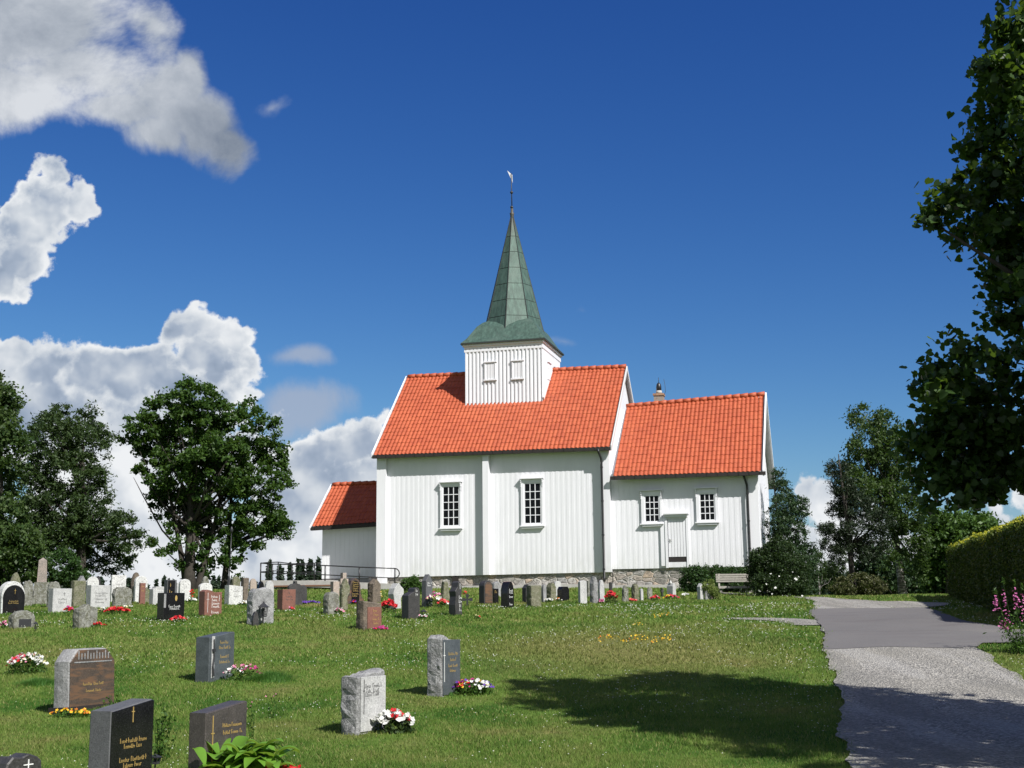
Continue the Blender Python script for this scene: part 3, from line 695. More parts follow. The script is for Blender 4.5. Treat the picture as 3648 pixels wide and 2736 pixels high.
link_mesh('north_slope', [(L_+.2, CS+CW+.45, CE), (L_+CL+.26, CS+CW+.45, CE), (L_+CL+.26, CNR, crN(17.5)-.01), (L_+.2, CNR, crN(11)-.01)], [(0, 1, 2, 3)], M_TILE, rc)
link_mesh('roof_boards', [(L_+.2, CS-.45, CE-.04), (L_+CL+.32, CS-.45, CE-.04), (L_+CL+.32, CNR, crN(17.5)-.06), (L_+.2, CNR, crN(11)-.06), (L_+CL+.32, CS+CW+.45, CE-.05), (L_+.2, CS+CW+.45, CE-.05)], [(0, 3, 2, 1), (3, 5, 4, 2)], M_SOFFIT, rc)
b = MB(); rake_board(b, L_+CL+.33, CS-.50, CE+.0, CNR, crN(17.5)+.06, .07, .26); b.build('bargeboard', M_WHITE, rc)
ridge_tiles(rc, L_+.2, L_+CL+.25, CNR, crN(L_)+.03, crN(L_+CL)+.03)
gutter(rc, L_+.1, L_+CL+.42, CS-.50, CE+.02, CE+.0)
downpipe(L_+CL-.42, CS-.16, CE-.10, hc(17, -.3)+.3)
window(12.25, 13.22, 5.22, 6.74, 12.47, 13.04, 5.40, 6.50, CS, 3, 4)
window(14.66, 15.64, 5.22, 6.76, 14.88, 15.46, 5.40, 6.50, CS, 3, 4)
dr = MB(); s = 13.44
while s < 14.18: dr.box(s, min(s+.115, 14.19), CS-.07, CS-.03, 3.83, 5.46); s += .128
door = dr.build('door', M_WHITE, church)
b = MB(); b.box(13.41, 14.21, CS-.06, CS-.025, 3.38, 3.60); b.box(13.1, 13.40, CS-.09, CS-.026, 3.44, 5.55); b.box(14.21, 14.32, CS-.09, CS-.026, 3.36, 5.55); b.box(13.401, 14.209, CS-.088, CS-.026, 5.47, 5.55)
b.box(13.30, 13.41, CS-.12, CS-.09, 3.36, 5.50); b.build('frame', M_WHITE, door)
b = MB(); b.box(13.26, 14.36, CS-.28, CS-.025, 5.66, 5.72); b.box(13.32, 14.30, CS-.2, CS-.026, 5.551, 5.655); b.build('hood', M_WHITE, door)
b = MB(); b.box(13.42, 14.20, CS-.05, CS-.028, 3.61, 3.82); b.build('dark_gap', M_FASCIA, door)
b = MB(); b.tube([(13.50, CS-.12, 4.58), (13.62, CS-.12, 4.58)], .014, 6); b.box(13.49, 13.53, CS-.09, CS-.07, 4.45, 4.63); b.build('handle', M_GREYPAINT, door)
foundation(L_+.02, L_+CL, CS+.06, lambda s: CB+.02)
b = MB(); b.box(L_, L_+CL-.05, CS+.3, CS+CW-.2, hc(14, 3)-1, CB+.02); b.build('foundation_core', M_RUBBLE, church)
# --- tower
T0, T1 = 3.52, 7.34; TN0, TN1 = NR-1.91, NR+1.91; TZ = 14.02
tw = MB(); tw.box(T0, T1, TN0, TN1, 10.6, TZ+.25); tower = tw.build('tower', M_WHITE, church)
slope = (NZ-NE)/(NR+.4)
zroof = lambda n: NE+(n+.4)*slope
cladding('cladding', T0, T1, TN0-.001, 11.18, TZ+.1, tower, pitch=.19, gap=.115, dep=.045)
b = MB(); s = TN0+.02
while s < TN1-.05: b.box(T1+.001, T1+.03, s, s+.11, 11.2, TZ+.1); s += .19
b.build('east_cladding', M_WHITE, tower)
b = MB(); b.box(T0-.07, T1+.09, TN0-.12, TN0-.047, 11.12, 11.22); b.build('base_board', M_WHITE, tower)
b = MB()
for sx in (T1+.05,):
    b.bar((sx, TN0-.05, zroof(TN0)+.17), (sx, NR-.05, zroof(NR)+.10), .06, .14)
b.build('flashing_board', M_WHITE, tower)
b = MB(); c = .05
b.box(T0-c, T1+c, TN0-c, TN1+c, TZ+.02, TZ+.20); b.box(T0-.05, T1+.05, TN0-.055, TN1+.05, TZ-.07, TZ+.02); b.box(T0-c-.07, T1+c+.07, TN0-c-.07, TN1+c+.07, TZ+.2, TZ+.31); b.build('cornice', M_WHITE, tower)
def shutter(s0, s1, z0, z1):
    b = MB(); k = 4; w = (s1-s0)/k
    for i in range(k): b.box(s0+i*w+.008, s0+(i+1)*w-.008, TN0-.075, TN0-.05, z0+.04, z1-.04)
    o = b.build('shutter', M_WHITE, tower)
    b = MB(); b.box(s0-.05, s1+.05, TN0-.13, TN0-.048, z1-.035, z1+.02); b.box(s0-.05, s1+.05, TN0-.12, TN0-.048, z0-.03, z0+.035); b.box(s0+.0, s0+.05, TN0-.10, TN0-.051, z0+.05, z1-.05); b.box(s1-.05, s1, TN0-.10, TN0-.051, z0+.05, z1-.05); b.build('batten', M_WHITE, o)
shutter(4.50, 5.06, 12.52, 13.41); shutter(5.86, 6.42, 12.50, 13.40)
for n0, z0 in ((TN0+1.0, 12.6), (TN0+2.3, 12.6)):
    b = MB()
    b.box(T1+.031, T1+.06, n0, n0+.6, z0, z0+.85); b.box(T1+.031, T1+.11, n0-.05, n0+.65, z0+.83, z0+.88); b.box(T1+.031, T1+.10, n0-.05, n0+.65, z0-.03, z0+.02)
    b.build('shutter', M_WHITE, tower)
# --- spire: bell-cast pyramid skirt with an octagonal needle growing out of it
TC = ((T0+T1)/2, NR)
sp = []
Rs = 1.91+.17; z0 = TZ+.33
prof = [(Rs, z0), (Rs, z0+.06), (Rs-.22, z0+.30), (Rs-.43, z0+.64), (Rs-.62, z0+.95), (Rs-.85, z0+1.18), (Rs-1.2, z0+1.38), (.05, z0+1.8)]
for r, z in prof: sp.append([(TC[0]+a*r, TC[1]+b_*r, z) for a, b_ in ((-1, -1), (1, -1), (1, 1), (-1, 1))])
V_ = [p for l in sp for p in l]; F_ = []
for i in range(len(sp)-1):
    for k in range(4): F_.append((i*4+k, i*4+(k+1) % 4, (i+1)*4+(k+1) % 4, (i+1)*4+k))
F_.append((3, 2, 1, 0))
spire = link_mesh('spire', V_, F_, M_COPPER, church)
oct_ = []; zo0, zo1 = z0+.6, 21.30; Ro = 1.60
for i, (r, z) in enumerate([(Ro, zo0), (.045, zo1)]):
    oct_.append([(TC[0]+r*math.cos(math.pi/4*k), TC[1]+r*math.sin(math.pi/4*k), z) for k in range(8)])
V_ = oct_[0]+oct_[1]; F_ = [(k, (k+1) % 8, 8+(k+1) % 8, 8+k) for k in range(8)]
needle = link_mesh('needle', V_, F_, M_COPPER, spire)
b = MB()
for k in range(8):
    a, c = Vector(oct_[0][k]), Vector(oct_[1][k]); b.tube([a, c], [.028, .018], 5)
    d = Vector(oct_[0][(k+1) % 8]); e = Vector(oct_[1][(k+1) % 8])
    for j in range(1, 7):
        t = j/7.4; b.tube([a+(c-a)*t, d+(e-d)*t], .014, 4)
b.build('seam', M_COPDARK, spire)
b = MB()
for a, c in (((-1, -1), (1, -1)), ((1, -1), (1, 1)), ((1, 1), (-1, 1)), ((-1, 1), (-1, -1))):
    b.bar((TC[0]+a[0]*Rs, TC[1]+a[1]*Rs, z0+.0), (TC[0]+c[0]*Rs, TC[1]+c[1]*Rs, z0+.0), .06, .075)
b.build('drip_edge', M_COPDARK, spire)
b = MB(); x, y = TC
b.lathe([(.09, 21.15), (.10, 21.3), (.12, 21.38), (.075, 21.42), (.07, 21.62), (.02, 21.64)], 10, (x, y)); b.build('finial', M_COPPER, spire, True)
b = MB(); b.tube([(x, y, 21.6), (x-.02, y, 23.5)], [.03, .018], 6)
for z in (21.70, 22.48): b.lathe([(.012, z-.09), (.065, z-.045), (.085, z), (.065, z+.045), (.012, z+.09)], 10, (x-.01, y))
b.build('rod', M_IRON, spire, True)
b = MB(); b.hexa([(x-.02, y-.005, 23.18), (x+.02, y+.14, 23.02), (x+.02, y+.15, 23.03), (x-.02, y+.005, 23.19), (x-.20, y-.1, 23.62), (x-.0, y+.14, 23.45), (x+.0, y+.15, 23.46), (x-.20, y-.09, 23.63)]); b.build('weather_vane', M_VANE, spire)
# --- chimney on the far side of the chancel ridge
b = MB(); cs0, cs1, cn0 = 12.41, 12.85, CNR+.1
b.box(cs0, cs1, cn0, cn0+.5, 10.6, 11.60); b.box(cs0-.035, cs1+.035, cn0-.035, cn0+.535, 11.60, 11.70); chim = b.build('chimney', M_BRICK, church)
b = MB(); cxn = ((cs0+cs1)/2, cn0+.25)
b.lathe([(.0, 11.70), (.15, 11.71), (.14, 11.86), (.0, 11.87)], 12, cxn); b.build('collar', M_CONC, chim, True)
b = MB(); b.lathe([(.0, 11.84), (.125, 11.84), (.125, 12.05), (.10, 12.18), (.04, 12.25), (0, 12.26)], 12, cxn); b.tube([(cxn[0], cxn[1], 12.25), (cxn[0], cxn[1], 12.5)], .012, 6); b.build('cowl', M_BLACK, chim, True)
b = MB(); b.tube([(cs1+.02, cn0+.2, 11.6), (cs1+.10, cn0+.2, 11.8), (cs1+.09, cn0+.2, 12.1), (cs1+.04, cn0+.2, 12.4)], .010, 5); b.build('antenna', M_IRON, chim)
# --- west porch
PH = 2.5; PN = NR-PH+.35; ps0 = -3.70; PE, PZ = 5.60, 7.92
pc = gable_block('porch_wall', ps0, -.001, PN, NR, 2*NR-PN, NB+.06, PE+.25, PZ-.10, M_PORCH, church)
cladding('cladding', ps0+.001, -.002, PN-.001, NB+.02, PE+.2, pc, M_PORCH, pitch=.24, gap=.03, dep=.008)
rp = tiles('porch_roof', -4.10, -.02, NR-PH, lambda s: PE+.10+.035*(s+4), NR, lambda s: PZ-.0, church, rowh=.30)
link_mesh('north_slope', [(-4.15, NR+PH, PE), (0, NR+PH, PE), (0, NR, PZ-.01), (-4.15, NR, PZ-.01)], [(0, 1, 2, 3)], M_TILE, rp)
link_mesh('roof_boards', [(-4.15, NR-PH, PE), (0, NR-PH, PE+.1), (0, NR, PZ-.05), (-4.15, NR, PZ-.05), (0, NR+PH, PE-.05), (-4.15, NR+PH, PE-.05)], [(0, 3, 2, 1), (3, 5, 4, 2)], M_SOFFIT, rp)
b = MB(); rake_board(b, -4.19, NR-PH-.06, PE, NR, PZ, .05, .17, .08); b.build('bargeboard', M_WHITE, rp)
ridge_tiles(rp, -4.1, -.02, NR, PZ+.03, PZ+.03)
gutter(rp, -4.12, -.02, NR-PH-.06, PE+.08, PE+.22, .17)
b = MB(); b.box(ps0, 0, PN+.04, NR+2, hc(-2, 2)-.6, NB+.03); b.build('foundation', M_CONC, church)

# ------------------------------------------------------------------ foliage
def leaf_quads(C, size, flat=0.0, asp=.62, droop=0.0, bend=.18):
    """one four-cornered leaf (diamond) at each centre"""
    n = len(C); a = rng.normal(size=(n, 3)); a[:, 2] *= (1-flat); a[:, 2] -= droop; a /= np.linalg.norm(a, axis=1)[:, None]+1e-9
    r = rng.normal(size=(n, 3)); b = np.cross(a, r); b /= np.linalg.norm(b, axis=1)[:, None]+1e-9
    c = np.cross(a, b); L = (size*rng.uniform(.6, 1.3, n))[:, None]
    V = np.empty((n, 4, 3)); V[:, 0] = C-a*L*.5; V[:, 1] = C+b*L*asp*.5+c*L*bend*.5-a*L*.06; V[:, 2] = C+a*L*.5; V[:, 3] = C-b*L*asp*.5+c*L*bend*.5-a*L*.06
    return V.reshape(-1, 3)
def lobes_points(lobes, n, clump=.35, per=60, shell=.55):
    """lobes: (x, y, z, rx, ry, rz, weight). leaves gathered in clumps spread through each lobe, denser near its skin"""
    lobes = np.array(lobes, float); w = lobes[:, 6]*lobes[:, 3]*lobes[:, 4]*lobes[:, 5]/np.maximum(.2, (lobes[:, 3]*lobes[:, 4]*lobes[:, 5])**.34); w /= w.sum()
    nc = max(4, n//per); idx = rng.choice(len(lobes), nc, p=w); l = lobes[idx]
    d = rng.normal(size=(nc, 3)); d /= np.linalg.norm(d, axis=1)[:, None]; rad = shell+(1-shell)*rng.uniform(0, 1, nc)**.6
    rad *= rng.uniform(.85, 1.08, nc)
    cc = l[:, :3]+d*rad[:, None]*l[:, 3:6]
    cs = clump*rng.uniform(.45, 1.35, nc)
    k = rng.integers(0, nc, n); P = cc[k]+rng.normal(size=(n, 3))*cs[k][:, None]*[.5, .5, .36]
    return P, cc
def limbs(b, base, top, targets, r0, n=14, sag=.0, fork=.35):
    base = Vector(base); top = Vector(top)
    tp = [base+(top-base)*u+Vector((math.sin(u*5+base.x)*.05, math.cos(u*4+base.y)*.05, 0))*(top-base).length*.25*u for u in np.linspace(0, 1, 9)]
    b.tube(tp, [r0*1.35]+[r0*(1-.85*u) for u in np.linspace(.08, 1, 8)], 9)
    if len(targets) == 0: return
    T = targets[rng.choice(len(targets), min(n, len(targets)), replace=False)]
    for q in T:
        q = Vector(q); u = min(.92, max(fork, (q.z-base.z)/(top.z-base.z+1e-6)-.25-rng.uniform(0, .12)))
        i = u*8; a = tp[int(i)].lerp(tp[min(8, int(i)+1)], i-int(i)); m = a.lerp(q, .5)+Vector((rng.normal()*.1, rng.normal()*.1, -.08*(q-a).length+.1))
        r = r0*(1-.85*u)*.5
        b.tube([a, a.lerp(m, .5)+Vector((0, 0, .04)), m, m.lerp(q, .5), q], [r, r*.8, r*.6, r*.38, r*.15], 6)
def tree(name, label, cat, base, lobes, n, size, ml, trunk_top, r0, bark=M_BARK, group=None, clump=.35, per=60, nl=14, extra=None, asp=.62, shell=.55, droop=0., trunks=None, fork=.35):
    """lobes given in world metres"""
    base = np.array(base, float); root = empty(name, base, label, cat, group)
    P, cc = lobes_points(lobes, n, clump, per, shell)
    link_np('crown', leaf_quads(P, size, asp=asp, droop=droop)-np.tile(base, (4*n, 1)), 4, ml, root, rnd=rng.uniform(0, 1, n))
    b = MB()
    for (tb, tt, rr) in (trunks or [((0, 0, -.2), trunk_top, r0)]):
        limbs(b, tb, tt, cc-base, rr, nl, fork=fork)
    if extra:
        for pts, rad in extra: b.tube(pts, rad, 6)
    b.build('trunk', bark, root, True)
    return root
def px_lobes(L, d, dj=.8, depth=1.0):
    """lobes listed as displayed-photo pixels (2212 wide): (x, y, rx, ry[, weight, distance offset]) -> metres"""
    out = []
    for q in L:
        x, y, rx, ry = q[:4]; w = q[4] if len(q) > 4 else 1; dd = d+(q[5] if len(q) > 5 else rng.uniform(-dj, dj))
        c = at(x/.6063, y/.6063, dd); m = dd/2780
        out.append((*c, rx*m, max(rx, ry)*m*.9*depth, ry*m, w))
    return out
def gD(x, y, d):          # ground point below displayed pixel column x at distance d
    p = at(x/.6063, y/.6063, d); return (p[0], p[1], h1(p[0], p[1]))

# ash trees left of the church
a1 = px_lobes([(405, 860, 60, 50), (350, 900, 60, 50), (330, 940, 62, 55), (440, 900, 70, 60), (490, 930, 60, 60), (400, 960, 90, 70), (470, 1000, 90, 70), (340, 1010, 55, 45), (400, 1050, 80, 50), (520, 1000, 60, 60),
               (560, 1040, 60, 45), (480, 1080, 70, 45), (400, 1120, 40, 35, .7), (380, 1190, 22, 35, .5), (350, 1165, 34, 34, .6), (470, 1140, 50, 36, .7), (360, 1085, 55, 36, .8), (430, 1170, 45, 45, .8), (430, 1225, 35, 40, .8), (395, 1235, 25, 25, .6), (300, 975, 25, 35, .6), (296, 920, 22, 22, .6)], 63, 1.2)
p = gD(408, 1270, 63)
tree('ash_tree', 'big dark green ash tree with many leaning limbs left of the church', 'tree', p, a1, 46000, .19, L_ASH, (0, 0, 8.2), .30, clump=.31, per=85, nl=34,
     trunks=[((0, 0, -.3), (-.1, 0, 9.0), .30), ((.25, .1, -.3), (1.9, .4, 6.5), .17), ((-.1, .1, 0), (-1.9, .2, 8.0), .15)],
     extra=[([(0, 0, 1.4), (-1.4, 0, 2.9), (-2.4, 0, 4.6), (-2.9, 0, 5.5)], [.07, .045, .03, .012]), ([(0, 0, .8), (-1.0, 0, 1.7), (-2.1, 0, 2.6)], [.05, .03, .012])])
a2 = px_lobes([(540, 900, 22, 40, .6), (575, 930, 28, 40, .7), (590, 985, 38, 40, .8), (620, 1000, 20, 30, .5), (600, 1050, 34, 30, .7), (560, 1120, 55, 40), (600, 1140, 34, 28, .8), (620, 1090, 18, 14, .5), (540, 1160, 40, 30, .6), (500, 1200, 26, 30, .5), (520, 1235, 12, 20, .3), (500, 900, 18, 34, .5)], 63, .8)
p = gD(482, 1280, 64)
tree('ash_tree', 'slender open ash tree with bare low twigs beside the bigger ash', 'tree', p, a2, 13000, .17, L_ASH, (1.1, .2, 8.0), .16, clump=.28, per=60, nl=26,
     trunks=[((0, 0, -.3), (.35, .3, 6.6), .17), ((.05, 0, 2.2), (1.9, .3, 7.2), .08)],
     extra=[([(0, 0, .9), (.7, 0, 1.6), (1.3, 0, 2.5)], [.04, .03, .01]), ([(0, 0, 1.2), (-.7, 0, 2.2), (-1.2, 0, 2.7)], [.035, .025, .01]), ([(0, 0, 1.6), (1.1, .1, 2.6), (2.4, .1, 2.9)], [.04, .025, .01])])
a3 = px_lobes([(150, 910, 70, 40), (120, 950, 75, 60), (180, 960, 70, 60), (140, 1020, 95, 60), (200, 1040, 45, 60), (80, 1060, 60, 60), (150, 1100, 100, 60), (210, 1130, 70, 50), (265, 1150, 40, 50), (120, 1170, 90, 60), (60, 1150, 60, 60), (200, 1190, 70, 45), (285, 1180, 26, 40, .7), (240, 1215, 40, 28, .7)], 61, 1.2)
p = gD(170, 1275, 61)
tree('willow_tree', 'broad dark willow tree behind the granite obelisk', 'tree', p, a3, 60000, .17, L_WILLOW, (0, 0, 7), .3, clump=.32, per=80, nl=26, asp=.4, shell=.4)
a4 = px_lobes([(-30, 850, 50, 45), (5, 870, 30, 40), (-20, 930, 55, 60), (20, 980, 40, 50), (-20, 1050, 60, 70), (10, 1130, 60, 60), (50, 1180, 50, 50), (-20, 1190, 70, 60), (30, 1225, 60, 40)], 56, 1.0)
p = gD(-10, 1275, 56)
tree('birch_tree', 'green leafy tree cut off by the left edge of the photo', 'tree', p, a4, 30000, .17, L_BIRCH, (0, 0, 7.5), .24, clump=.36, per=55, nl=20)
s1 = px_lobes([(130, 1225, 46, 38), (160, 1245, 36, 26), (100, 1245, 30, 26)], 57, .3)
tree('shrub', 'low rounded green shrub below the willow beside the obelisk', 'shrub', gD(130, 1275, 57), s1, 9000, .11, L_YEW, (0, 0, .9), .05, clump=.16, per=30, nl=8)

# big linden at the right edge, and its neighbour out of the frame that shades the path
ln = px_lobes([(2190, 50, 34, 60, 1, -1.2), (2150, 150, 40, 45, 1, -1), (2130, 250, 42, 45), (2120, 330, 50, 50), (2110, 410, 60, 50), (2050, 450, 62, 42, 1, -.8), (2010, 480, 30, 32, 1, -.8), (2120, 500, 70, 60), (2150, 590, 50, 50), (2165, 640, 34, 36), (2175, 705, 36, 32), (2170, 780, 50, 36),
                (2060, 790, 62, 60, 1, -1), (2020, 840, 45, 45, 1, -1), (2090, 860, 80, 60), (2030, 930, 60, 55), (1985, 960, 34, 40), (2090, 960, 90, 70), (2010, 1020, 42, 40), (2080, 1050, 80, 45), (2160, 1030, 70, 60), (1945, 905, 26, 26, .9, .5), (1995, 1085, 28, 20), (2180, 900, 70, 90), (2190, 180, 50, 90), (2185, 340, 60, 90), (2180, 480, 70, 80), (2205, 620, 30, 70), (2205, 90, 30, 80), (2130, 940, 80, 90)], 15.2, .5, 1.3)
ln = [(q[0], q[1], q[2], q[3]*1.12, q[4], q[5]*1.12, q[6]*2.6) for q in ln]
for k in range(150):        # the body of the crown to the right of the picture
    u = rng.uniform(0, 1); zz = 3.2+u*7.2; rr = 2.9*math.sqrt(max(.05, 1-((zz-5.8)/5.6)**2)); an = rng.uniform(-math.pi, math.pi)
    xx, yy_ = 8.7+math.cos(an)*rr*.8, 13.6+math.sin(an)*rr*.85
    if xx/yy_ < .43 or xx < 10.5+.305*(zz-1.5)-.45*yy_: continue
    ln.append((xx, yy_, zz, 1.0, 1.0, .9, .5))
for (xx, yy_, zz) in ((6.9, 14.6, 9.6), (7.2, 14.8, 10.3), (7.0, 15.4, 8.4), (7.9, 14.2, 10.2)): ln.append((xx, yy_, zz, .8, .8, .7, .6))
base = (8.6, 14.2, h1(8.6, 14.2)); root = empty('linden_tree', base, 'tall linden with large dark leaves along the right edge', 'tree')
def heart_leaves(P, size):
    n = len(P); a = rng.normal(size=(n, 3)); a[:, 2] = a[:, 2]*.45-.55; a /= np.linalg.norm(a, axis=1)[:, None]
    r = rng.normal(size=(n, 3)); b = np.cross(a, r); b /= np.linalg.norm(b, axis=1)[:, None]; c = np.cross(a, b); L = (size*rng.uniform(.6, 1.25, n))[:, None]
    sh = [(-.30, 0, .0), (-.45, .22, .02), (-.22, .46, .10), (.15, .38, .10), (.58, 0, -.06), (.15, -.38, .10), (-.22, -.46, .10), (-.45, -.22, .02)]
    V = np.empty((n, 8, 3))
    for i, (x, y, z) in enumerate(sh): V[:, i] = P+a*L*x+b*L*y+c*L*z
    return V.reshape(-1, 3)
P, cc = lobes_points(ln, 112000, .17, 30, .3)
link_np('crown', heart_leaves(P, .10)-np.tile(base, (8*len(P), 1)), 8, L_LINDEN, root, rnd=rng.uniform(0, 1, len(P)))
b = MB(); cw_ = cc[cc[:, 2] > 4.6]; limbs(b, (0, 0, -.2), (.2, 0, 9.5), cw_-np.array(base), .24, 60, fork=.42); b.build('trunk', M_BARK, root, True)
ln2 = []
for k in range(90):
    zz = 2.6+rng.uniform(0, 1)*6.0; rr = 3.0*math.sqrt(max(.05, 1-((zz-5.4)/4.2)**2)); an = rng.uniform(-math.pi, math.pi)
    ln2.append((10.2+math.cos(an)*rr*.8, 9.0+math.sin(an)*rr*.8, zz, 1.1, 1.1, .9, 1.0))
ln2 = [q for q in ln2 if q[0]/q[1] > .56 and q[0] > 10.6+.305*(q[2]-1.6)-.45*q[1]]
base = (10.4, 9.0, h1(10.4, 9.0)); root = empty('linden_tree', base, 'neighbouring linden outside the right edge whose shade falls on the near gravel', 'tree')
P, cc = lobes_points(ln2, 26000, .24, 30, .4)
link_np('crown', leaf_quads(P, .17, asp=.8)-np.tile(base, (4*len(P), 1)), 4, L_LINDEN, root, rnd=rng.uniform(0, 1, len(P)))
b = MB(); limbs(b, (0, 0, -.2), (0, 0, 8), cc-np.array(base), .26, 30); b.build('trunk', M_BARK, root, True)

# right background group
t5 = px_lobes([(1870, 905, 40, 35), (1920, 920, 45, 35), (1880, 960, 55, 45), (1840, 980, 30, 30), (1925, 980, 50, 45), (1890, 1020, 60, 40), (1945, 1040, 45, 45), (1850, 1050, 40, 40), (1900, 1080, 55, 40), (1960, 1110, 50, 45), (1975, 1170, 40, 50), (1930, 1140, 40, 45, .7), (1985, 1230, 22, 34, .6), (1920, 1210, 24, 40, .5)], 64, 1.2)
tree('birch_tree', 'tall birch with white trunk foot standing beyond the road', 'tree', gD(1952, 1290, 65), t5, 25000, .17, L_BIRCH, (-1.2, .6, 8.4), .2, bark=M_BIRCH, clump=.36, per=50, nl=34, asp=.5, droop=.5,
     trunks=[((0, 0, -.3), (-.6, .4, 9.0), .20), ((-.1, 0, 2), (-1.7, .6, 8.4), .12)])
t6 = px_lobes([(1810, 1015, 26, 22), (1820, 1050, 28, 30, .8), (1850, 1095, 40, 36), (1815, 1100, 30, 22), (1805, 1140, 36, 20), (1850, 1150, 36, 26), (1800, 1175, 30, 22), (1840, 1195, 50, 24), (1880, 1180, 40, 30), (1900, 1130, 30, 30)], 60, .9)
tree('pine_tree', 'dark pine with layered boughs in front of the tall birch', 'tree', gD(1845, 1290, 60), t6, 20000, .16, L_PINE, (-.3, 0, 6.6), .15, clump=.30, per=60, nl=24, asp=.25)
t7 = px_lobes([(2030, 1150, 40, 45), (2060, 1140, 50, 30), (2010, 1210, 40, 45), (2060, 1200, 50, 50), (2100, 1130, 45, 26), (2030, 1255, 40, 30), (2130, 1180, 50, 60)], 66, 1.0)
tree('maple_tree', 'lighter green leafy tree between the birch and the clipped hedge', 'tree', gD(2050, 1285, 66), t7, 24000, .2, L_LIGHT, (0, 0, 4), .16, clump=.36, per=50, nl=14)
t8 = px_lobes([(1760, 1225, 22, 40), (1790, 1240, 22, 36), (1775, 1262, 34, 24), (1815, 1215, 20, 30, .6)], 72, .6)
tree('young_birches', 'pale drooping young birch thicket between rose bush and pine', 'tree', gD(1770, 1292, 70), t8, 9000, .13, L_WILLOW, (0, 0, 2.2), .06, bark=M_BIRCH, clump=.2, per=40, nl=8, droop=1.2, asp=.35)
t9 = px_lobes([(1850, 1262, 42, 26), (1820, 1272, 30, 16), (1885, 1268, 32, 22)], 59, .4)
tree('shrub', 'low olive-brown bush at the foot of the pine', 'shrub', gD(1850, 1292, 59), t9, 9000, .1, mat('olive_leaves', f_leaf, c1=(.045, .048, .02), c2=(.075, .08, .03), tf=.12), (0, 0, .8), .04, clump=.14, per=30, nl=8)
t10 = px_lobes([(1915, 1225, 55, 50), (1960, 1250, 50, 40), (2010, 1265, 50, 30), (1890, 1240, 50, 40), (2050, 1268, 50, 30), (1925, 1265, 60, 25)], 74, 1.5)
tree('undergrowth_tree', 'dark dense undergrowth tree filling the gap below the birch', 'tree', gD(1930, 1292, 74), t10, 20000, .2, L_SPRUCE, (0, 0, 2.4), .1, clump=.35, per=50, nl=10)
# behind the chancel
t11 = px_lobes([(1683, 1030, 12, 20), (1685, 1060, 22, 26), (1695, 1095, 36, 30), (1680, 1130, 30, 30), (1715, 1110, 28, 26, .8), (1730, 1085, 14, 22, .6), (1700, 1150, 40, 34), (1700, 1200, 44, 40), (1735, 1205, 30, 40, .9), (1745, 1250, 26, 34, .9), (1700, 1250, 50, 36)], 57, .7)
tree('spruce_tree', 'pointed green conifer rising beside the chancel corner', 'tree', gD(1692, 1280, 57), t11, 26000, .13, L_SPRUCE, (-.15, 0, 5.2), .12, clump=.22, per=45, nl=30, asp=.35, droop=.3)

rb = px_lobes([(1680, 1190, 34, 30), (1650, 1215, 34, 34), (1690, 1225, 56, 44), (1640, 1250, 26, 32), (1670, 1262, 50, 32), (1715, 1262, 38, 30), (1640, 1205, 20, 20)], 49.5, .5)
root = tree('rose_bush', 'tall dark rose bush with scattered white blossoms beside the bench', 'bush', gD(1680, 1293, 49.5), rb, 42000, .075, L_ROSE, (0, 0, 1.4), .05, clump=.15, per=30, nl=16)
def blossoms(parent, base, pts, size, mats, name='blossoms', petals=5):
    """small cupped flowers; pts world, mats list per flower"""
    V_, F_, M_ = [], [], []; keys = sorted(set(mats))
    for p, mk in zip(pts, mats):
        ax = Vector((rng.normal()*.5, rng.normal()*.5-.5, .8)).normalized(); u = ax.orthogonal().normalized(); v = ax.cross(u); c = Vector(p)-Vector(base); s = size*rng.uniform(.7, 1.25); b0 = len(V_)
        V_.append(tuple(c+ax*s*.10))
        for k in range(petals*2):
            t = math.pi*k/petals; r = s*(.55 if k % 2 == 0 else .40); V_.append(tuple(c+(u*math.cos(t)+v*math.sin(t))*r+ax*s*(.24 if k % 2 == 0 else .12)))
        V_.append(tuple(c-ax*s*.30)); m = petals*2
        for k in range(m):
            F_.append((b0, b0+1+k, b0+1+(k+1) % m)); F_.append((b0+m+1, b0+1+(k+1) % m, b0+1+k)); M_ += [keys.index(mk)]*2
    return link_mesh(name, V_, F_, None, parent, mats=[PET[k] for k in keys], fm=M_)
bp = np.array(gD(1680, 1293, 49.5))
pts = [at(x/.6063, y/.6063, 48.15) for x, y in [(1683, 1245), (1700, 1262), (1712, 1236), (1718, 1250), (1720, 1252), (1690, 1287), (1668, 1283), (1662, 1278), (1700, 1290), (1733, 1288), (1655, 1262), (1665, 1240), (1640, 1277), (1675, 1270), (1725, 1246)]]
blossoms(root, bp, pts, .085, ['white']*len(pts))
yw = px_lobes([(1500, 1240, 28, 18), (1540, 1240, 36, 20), (1490, 1258, 22, 18), (1530, 1262, 45, 20), (1580, 1240, 36, 16), (1620, 1238, 26, 14), (1590, 1262, 50, 18), (1485, 1272, 20, 10)], 53.3, .25, .8)
tree('yew_hedge', 'low dark yew hedge growing along the chancel foundation', 'hedge', gD(1550, 1278, 53.3), yw, 34000, .07, L_YEW, (0, 0, .6), .04, clump=.14, per=35, nl=14)
sb = px_lobes([(880, 1262, 16, 12), (893, 1258, 14, 13), (902, 1270, 14, 10)], 53.5, .15)
tree('shrub', 'small bright green shrub against the nave foundation', 'shrub', gD(888, 1280, 53.5), sb, 5000, .08, L_LIGHT, (0, 0, .5), .03, clump=.1, per=25, nl=5)
wp = px_lobes([(1528, 1268, 12, 12, .9), (1540, 1278, 12, 12, .9), (1548, 1288, 10, 8, .8), (1533, 1260, 8, 8, .6)], 45.5, .1)
